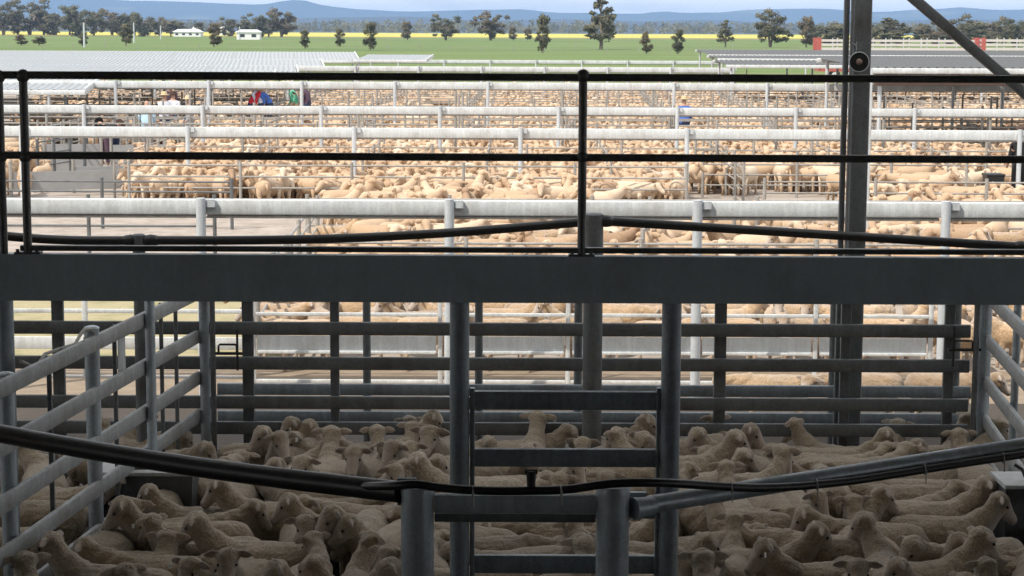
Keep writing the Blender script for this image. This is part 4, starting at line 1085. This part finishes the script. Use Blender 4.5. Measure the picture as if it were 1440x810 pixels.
# ------------------------------------------------------------------ raised walkway with handrail (11 m)
WD = 11.0
def walkway():
    r = thing('walkway', 'raised dark steel walkway beam with black pipe handrail across the view', 'walkway', at(720, 390, WD))
    zt, zb = at(720, 360.5, WD).z, at(720, 426, WD).z
    x0, x1 = -4.2, 4.2
    b = MB(); h = zt-zb; t = .012; fl = .09
    prof = [(-.0,-h/2),(-.0,h/2),(-fl,h/2),(-fl,h/2-t*1.2),(-t,h/2-t*1.6),(-t,-h/2+t*1.6),(-fl,-h/2+t*1.2),(-fl,-h/2)]
    c = (zt+zb)/2
    # channel: the flat web faces the camera, flanges point away
    b.profile((x0,WD,c),(x1,WD,c), [(-q[0]*-1, q[1]) for q in prof][::-1] if False else [(q[0], q[1]) for q in prof]); b.build('beam', M_BEAM, r, False)
    z2 = at(720, 351, WD).z
    b = MB(); b.bar((at(28,351,WD).x,WD+.03,z2-.005),(x1,WD+.03,z2-.005), .055, .032, .008); b.build('toe_rail', M_HAND, r)
    for px, dd in ((38, 0), (818, 0), (1598, 0), (4, .0)):
        a = at(px, 350, WD); zt_ = at(px, 107 if px > 10 else 108, WD).z
        b = MB(); b.cyl((a.x,WD+.02,zt+.002),(a.x,WD+.02,zt_), .0245, .0245, 16); p = b.build('stanchion', M_HAND, r)
        zm = at(px, 221, WD).z
        MB().ball((a.x,WD+.02,zt_), .04, 14).build('knuckle', M_HAND, p); MB().ball((a.x,WD+.02,zm), .037, 14).build('knuckle', M_HAND, p)
        if px > 10:
            b = MB(); b.box((a.x,WD+.03,zt+.006),(.15,.07,.012)); b.cyl((a.x-.055,WD+.0,zt+.01),(a.x-.055,WD+.0,zt+.03),.011,.011,8); b.cyl((a.x+.055,WD+.0,zt+.01),(a.x+.055,WD+.0,zt+.03),.011,.011,8); b.build('base_plate', M_HAND, p)
    for py, px0 in ((108.5, 0), (221.5, 0)):
        b = MB(); A, B = at(-40, py-.2, WD), at(1640, py+.2, WD); z = at(720, py, WD).z
        b.cyl((A.x,WD+.02,z),(B.x,WD+.02,z), .0225, .0225, 16); b.build('handrail', M_HAND, r)
    return r
walkway()
def legs():
    for px, d, lb in ((646, 11.02, 'left slim post under the walkway carrying the ladder rails'), (946, 11.02, 'right slim post under the walkway carrying the ladder rails'), (3, 12.2, 'thick dark post under the walkway at the left edge')):
        a = at(px, 427, d); zt = at(720, 426.5, WD).z-.003
        r = thing('walkway_post', lb, 'post', (a.x, d+.05, 0), 'posts under the raised walkway')
        b = MB(); b.cyl((a.x,d+.05,.0),(a.x,d+.05,zt if d < 12 else zt-.02), .057, .057, 20); b.build('shaft', M_MID, r)
        b = MB(); b.bar((a.x+.075,d+.06,.3),(a.x+.075,d+.06,at(646,548,d).z), .028, .04, .004, up=(0,1,0)) if px == 646 else b.bar((a.x-.07,d+.06,.3),(a.x-.07,d+.06,at(946,548,d).z), .022, .04, .004, up=(0,1,0))
        if px > 10: b.build('side_bar', M_MID, r)
legs()
def ladder():
    d = 11.1; xa, xb = at(661, 600, d).x, at(931, 600, d).x
    r = thing('ladder_gate', 'grey steel gate of horizontal rails between the two slim posts', 'gate', (xa, d, 0))
    for py, hh in ((563, .115), (643.5, .112), (716, .11), (793, .115), (850, .115)):
        z = at(800, py, d).z
        b = MB(); b.bar((xa,d,z),(xb,d,z), .045, hh, .018); b.build('rail', M_MID, r)
ladder()
def front_posts():
    for px, lb in ((587, 'left thick galvanised post with flat cap in the foreground'), (862, 'right thick galvanised post with flat cap in the foreground')):
        d = 9.0; a = at(px, 690, d); z = at(px, 681, d).z
        r = thing('thick_post', lb, 'post', (a.x, d, 0), 'thick capped posts in the foreground')
        b = MB(); b.cyl((a.x,d,0),(a.x,d,z-.012), .079, .079, 28); b.build('shaft', M_GALV, r)
        b = MB(); b.lathe((a.x,d,z-.05), (0,0,1), [(0,.0815),(.035,.0825),(.045,.079),(.05,.05),(.052,0)], 28); b.build('cap', M_GALV, r)
front_posts()
def front_rails():
    d = 9.0
    a, b_ = at(611, 706, d), at(838, 710, d)
    r = thing('front_rail', 'short galvanised rail joining the two thick foreground posts', 'rail', a, 'rails of the foreground frame')
    z = (a.z+b_.z)/2
    b = MB(); b.bar((a.x,d,z),(b_.x,d,z), .05, .095, .02); b.build('upper_rail', M_GALV, r)
    b = MB(); b.bar((a.x+.0,d+.03,z-.075),(b_.x,d+.03,z-.075), .04, .045, .01); b.build('lower_rail', M_DARK, r)
    # right hand pipe
    p0, p1 = at(905, 711, 9.05), at(1500, 617, 10.4)
    r = thing('galvanised_pipe', 'sloping galvanised rail running right from the right thick post', 'pipe', p0, 'rails of the foreground frame')
    t = (p1-p0).normalized()
    b = MB(); b.cyl(p0, p1, .043, .043, 20); b.build('tube', M_GALV, r)
    b = MB(); b.cyl(p0-t*.06+Vector((0,-.03,0)), p0+t*.05+Vector((0,-.03,0)), .055, .045, 16); b.box(p0+Vector((-.03,.03,.0)),(.09,.03,.12)); b.build('bracket', M_GALV, r)
    # left black pipe
    p0, p1 = at(563, 692, 9.0), at(-60, 598, 10.6)
    r = thing('black_rail', 'thick black pipe rail falling from left edge to left thick post', 'pipe', p1, 'rails of the foreground frame')
    pts = [p1.lerp(p0, k/10)+Vector((0,0,-.03*math.sin(math.pi*k/10))) for k in range(11)]
    b = MB(); b.tube(pts, .052, 18); b.build('tube', M_HOSE, r)
    b = MB(); b.box(p0+Vector((.03,.02,0)),(.09,.04,.13)); b.build('bracket', M_DARK, r)
    # hose
    hs0 = [p1.lerp(p0,.80)+Vector((0,0,-.02)), p1.lerp(p0,.90)+Vector((0,0,-.008))]
    path = [(548,683,8.93),(585,681,8.88),(620,686,8.9),(680,690,8.92),(745,690,8.93),(800,688,8.92),(860,680,8.88),(930,679,8.93),(1000,683,9.10),(1060,686,9.24),(1120,684,9.38),(1200,676,9.57),(1290,662,9.78),(1380,648,9.99),(1480,633,10.23)]
    pts = hs0 + [at(*q) for q in path]
    P = []                                               # Catmull-Rom through the points
    for i in range(len(pts)-1):
        a, b1, c, e = pts[max(i-1,0)], pts[i], pts[i+1], pts[min(i+2,len(pts)-1)]
        for k in range(5):
            t = k/5; P.append(.5*((2*b1)+(c-a)*t+(2*a-5*b1+4*c-e)*t*t+(3*b1-a-3*c+e)*t**3))
    P.append(pts[-1])
    r = thing('water_hose', 'black poly hose tied along the foreground rails', 'hose', pts[0])
    MB().tube(P, .021, 12).build('hose_tube', M_HOSE, r)
    for px, py, d in ((665,691,8.92),(789,689,8.92),(1028,685,9.17),(1148,681,9.45),(1300,660,9.8),(1410,644,10.06)):
        c = at(px, py, d); b = MB(); b.tube([c+Vector((0,.05+.028*0,0))+Vector((0,-.05+.026*math.cos(a),.026*math.sin(a))) for a in np.linspace(0,6.28,13)], .004, 6)
        b.tube([c+Vector((.004,-.027,.0)), c+Vector((.004,-.03,-.07))], .0035, 5); b.build('tie', M_TIE, r)
    c = at(747, 672, 8.95); b = MB(); b.cyl(c+Vector((0,0,-.05)), c+Vector((0,0,.035)), .02, .024, 12); b.cyl(c+Vector((-.03,0,.03)), c+Vector((.03,0,.03)), .012,.012,8); b.cyl(c+Vector((0,0,-.07)),c+Vector((0,0,-.045)),.03,.03,12); b.build('valve', M_BLACK, r)
front_rails()
# overhead pipes (15.5 m) above the rear fence line, hung between tall posts
def overhead():
    d = 15.4
    for px, py, nm, r_ in ((835, 300, 'tall dark post behind the walkway handrail post', .09), (195, 329, 'tall dark post in the left fence rising above the beam', .058)):
        a = at(px, py, d); r = thing('tall_post', lb := nm, 'post', (a.x, d, 0), 'tall posts holding the overhead pipes')
        b = MB(); b.cyl((a.x,d,0),(a.x,d,a.z-.03), r_*.88, r_*.88, 20); b.build('shaft', M_DARK, r)
        b = MB(); b.lathe((a.x,d,a.z-.06), (0,0,1), [(0,r_*.92),(.05,r_*.92),(.06,r_*.7),(.062,0)], 20); b.build('cap', M_DARK, r)
    def pipe(a, c, sag, label):
        A, B = at(*a), at(*c); r = thing('overhead_pipe', label, 'pipe', A, 'overhead black pipes between tall posts')
        MB().tube([A.lerp(B,k/12)+Vector((0,0,-sag*math.sin(math.pi*k/12))) for k in range(13)], .037, 14).build('tube', M_HOSE, r)
        
        for q in (A, B): MB().ball(q, .055, 10, sc=(1.6,1,.9)).build('end_fitting', M_HOSE, r)
    pipe((212,338,d),(822,312,d), .05, 'black overhead pipe rising from the left tall post to the middle one')
    pipe((852,311,d),(1436,347,d), .0, 'black overhead pipe sloping down from the middle tall post to the right')
    pipe((-60,324,d),(184,338,d), .03, 'short black overhead pipe at the left edge behind the handrail posts')
overhead()
# ------------------------------------------------------------------ shed pens: rear fences, side fences, gates
def flat_fence(name, label, group, p0, p1, heights, posts, rh, mat, pmat, post_h, pw=.09, rt_=.045, round_=True):
    p0, p1 = Vector((*p0,0)), Vector((*p1,0)); r = thing(name, label, 'fence', p0, group)
    for h in heights:
        b = MB(); b.bar(p0+Vector((0,0,h)), p1+Vector((0,0,h)), rt_, rh, rt_*.42); b.build('rail', mat, r)
    t = (p1-p0).normalized(); nrm = Vector((t.y,-t.x,0))
    for q, wdt in posts:
        q = Vector((*q, 0)) 
        b = MB()
        if round_: b.cyl(q, q+Vector((0,0,post_h)), wdt/2, wdt/2, 16)
        else: b.bar(q, q+Vector((0,0,post_h)), wdt, .05, .008, up=(0,1,0))
        b.build('post', pmat, r)
    return r
D1 = 15.75
hs1 = [at(720, py, D1).z for py in (412, 463, 512, 567, 603)] + [.22]
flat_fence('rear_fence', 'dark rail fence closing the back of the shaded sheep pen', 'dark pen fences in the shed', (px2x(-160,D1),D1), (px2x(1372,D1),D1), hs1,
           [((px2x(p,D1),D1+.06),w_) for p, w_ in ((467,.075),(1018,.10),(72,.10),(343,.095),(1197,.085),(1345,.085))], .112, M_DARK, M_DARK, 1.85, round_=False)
D2 = 16.7
hs2 = [at(720, py, D2).z for py in (548.5, 587)]
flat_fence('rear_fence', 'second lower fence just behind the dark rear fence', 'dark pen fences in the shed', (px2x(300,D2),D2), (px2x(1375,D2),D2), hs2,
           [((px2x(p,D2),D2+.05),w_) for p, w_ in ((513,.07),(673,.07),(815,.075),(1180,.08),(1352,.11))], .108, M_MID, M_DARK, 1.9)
def gate_latch(px, py, d, flip, label):
    P = at(px, py, d); s = -1 if flip else 1
    r = thing('gate_latch', label, 'latch', P, 'bent rod gate latches')
    b = MB(); b.tube([P+Vector((s*.02,0,0)),P+Vector((s*.02,0,.06)),P+Vector((s*.03,0,.075)),P+Vector((s*.16,0,.075)),P+Vector((s*.17,0,.06)),P+Vector((s*.17,0,0))], .009, 8); b.build('handle', M_BLACK, r)
    b = MB(); b.tube([P+Vector((-s*.05,0,0)),P+Vector((s*.22,0,0))], .013, 8); b.tube([P+Vector((s*.175,0,.2)),P+Vector((s*.175,0,-.14))], .010, 8); b.build('bolt', M_BLACK, r)
gate_latch(304, 497, D1-.1, False, 'bent rod gate latch at the left end of rear fence')
gate_latch(1371, 492, D1-.1, True, 'bent rod gate latch at the right end of rear fence')
for px, wdt, lb in ((297, .045, 'thin dark pole between left corner post and latch'), (1377, .05, 'thin dark gate pole beside the right corner post')):
    x = px2x(px, D1); tag(MB().cyl((x,D1-.1,0),(x,D1-.1,1.95), wdt/2, wdt/2, 12).build('gate_pole', M_DARK), lb, 'pole', 'thin gate poles')
HSIDE = (1.76, 1.40, 1.05, .73, .42)
def lp(d): return (left_edge(d), d)
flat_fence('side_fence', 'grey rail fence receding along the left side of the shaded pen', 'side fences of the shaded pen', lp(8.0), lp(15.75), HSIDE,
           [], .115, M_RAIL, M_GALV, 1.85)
lf = bpy.data.objects['side_fence']
for d, wdt, top, off in ((11.7,.10,1.80,-.07),(13.2,.105,1.86,-.03),(14.25,.075,2.0,.06),(15.75,.095,1.98,.06),(9.6,.1,1.85,.06)):
    x = left_edge(d)+off; b = MB(); b.cyl((x,d,0),(x,d,top), wdt/2, wdt/2, 18); b.ball((x,d,top), wdt/2*1.08, 12, sc=(1,1,.35)); b.build('post', M_GALV, lf)
for d in (12.4, 13.75, 14.9, 15.3):
    x = left_edge(d)-.05; b = MB(); b.bar((x,d,.2),(x,d,1.8), .03, .03, .006, up=(0,1,0)); b.build('stay', M_DARK, lf)
def rp(d): return (right_edge(d), d)
flat_fence('side_fence', 'grey rail fence receding along the right side of the shaded pen', 'side fences of the shaded pen', rp(9.0), rp(15.7), HSIDE,
           [((right_edge(15.72)-.02,15.75),.12),((right_edge(14.6)+.06,14.6),.06),((right_edge(12.5)+.06,12.5),.1)], .115, M_RAIL, M_GALV, 1.98)
def plate():
    d = 13.85; P = at(171, 500, d); r = thing('metal_plate', 'narrow silver plate hanging on the left fence rails', 'plate', P)
    b = MB(); b.box(P, (.006,.085,.30), Matrix.Rotation(R(-25),3,'Z')); b.build('sheet', M_SHEET, r, False)
    b = MB(); b.tube([P+Vector((0,0,.15)),P+Vector((-.03,0,.2))], .004, 6); b.build('hook', M_TIE, r)
plate()
def cord():
    pts = [(18,508,11.9),(40,518,12.1),(52,498,12.35),(75,490,12.6),(95,484,12.8),(103,470,12.95),(108,464,13.05),(116,463,13.1),(122,468,13.15)]
    P = [at(*q)+Vector((.05,0,0)) for q in pts]; r = thing('rope', 'thin grey cord looped along the top rail of left fence', 'cord', P[0])
    MB().tube(P, .012, 8).build('cord_line', M_CORD, r)
    for q in ((46,520,12.2),(76,505,12.6),(107,492,12.95)):
        c = at(*q); MB().tube([c+Vector((.06,-.02,.09)),c+Vector((.07,-.03,0)),c+Vector((.06,-.03,-.03))], .005, 6).build('tie', M_TIE, r)
cord()
def trough(px0, px1, pyt, d, label, rot=0):
    a, c = at(px0, pyt, d), at(px1, pyt, d); z = a.z; L = c.x-a.x; cx = (a.x+c.x)/2
    r = thing('water_trough', label, 'trough', (cx, d, 0), 'water troughs in the shaded pen')
    b = MB(); zt = z-.02; w0, w1, h0 = L*.46, L*.5, .18
    b.add([(cx-w0,d,h0),(cx+w0,d,h0),(cx+w0,d+.32,h0),(cx-w0,d+.32,h0),(cx-w1,d-.05,zt),(cx+w1,d-.05,zt),(cx+w1,d+.37,zt),(cx-w1,d+.37,zt)], [(3,2,1,0),(4,5,6,7),(0,1,5,4),(1,2,6,5),(2,3,7,6),(3,0,4,7)]); b.build('tank', M_TROUGH, r, False)
    b = MB(); b.bar((cx-L/2-.01,d+.15,z),(cx+L/2+.01,d+.15,z), .44, .03, .008); b.build('lid', M_LID, r)
    b = MB(); b.box((cx-.05,d+.05,z+.02),(.16,.05,.012)); b.box((cx+.16,d+.04,z+.02),(.06,.05,.012)); b.build('slot', M_BLACK, r, False)
    b = MB(); b.tube([(cx-.14,d+.1,z+.02),(cx-.17,d+.1,z+.09),(cx-.22,d+.12,z+.12)], .012, 8); b.build('pipe', M_BLACK, r)
    for s in (-1,1):
        b = MB(); b.box((cx+s*L*.36,d+.16,.095),(.06,.3,.17)); b.build('leg', M_TROUGH, r, False)
trough(137, 272, 664, 13.9, 'dark water trough with pale lid by the left fence')
trough(1412, 1540, 682, 13.2, 'dark water trough with pale lid at the right edge')
# ------------------------------------------------------------------ haze
def haze():
    q = bpy.data.materials.new('haze_air'); q.use_nodes = True; t = q.node_tree; t.nodes.clear()
    o = t.nodes.new('ShaderNodeOutputMaterial'); v = t.nodes.new('ShaderNodeVolumePrincipled')
    v.inputs['Color'].default_value = (.40,.62,1.0,1); v.inputs['Density'].default_value = HAZE; v.inputs['Anisotropy'].default_value = .0
    t.links.new(v.outputs[0], o.inputs['Volume'])
    b = MB(); b.box((0, 7960, 105), (70000, 16080, 212)); ob = b.build('haze', q, smooth=False); tag(ob, kind='stuff')
HAZE = 9e-5
haze()
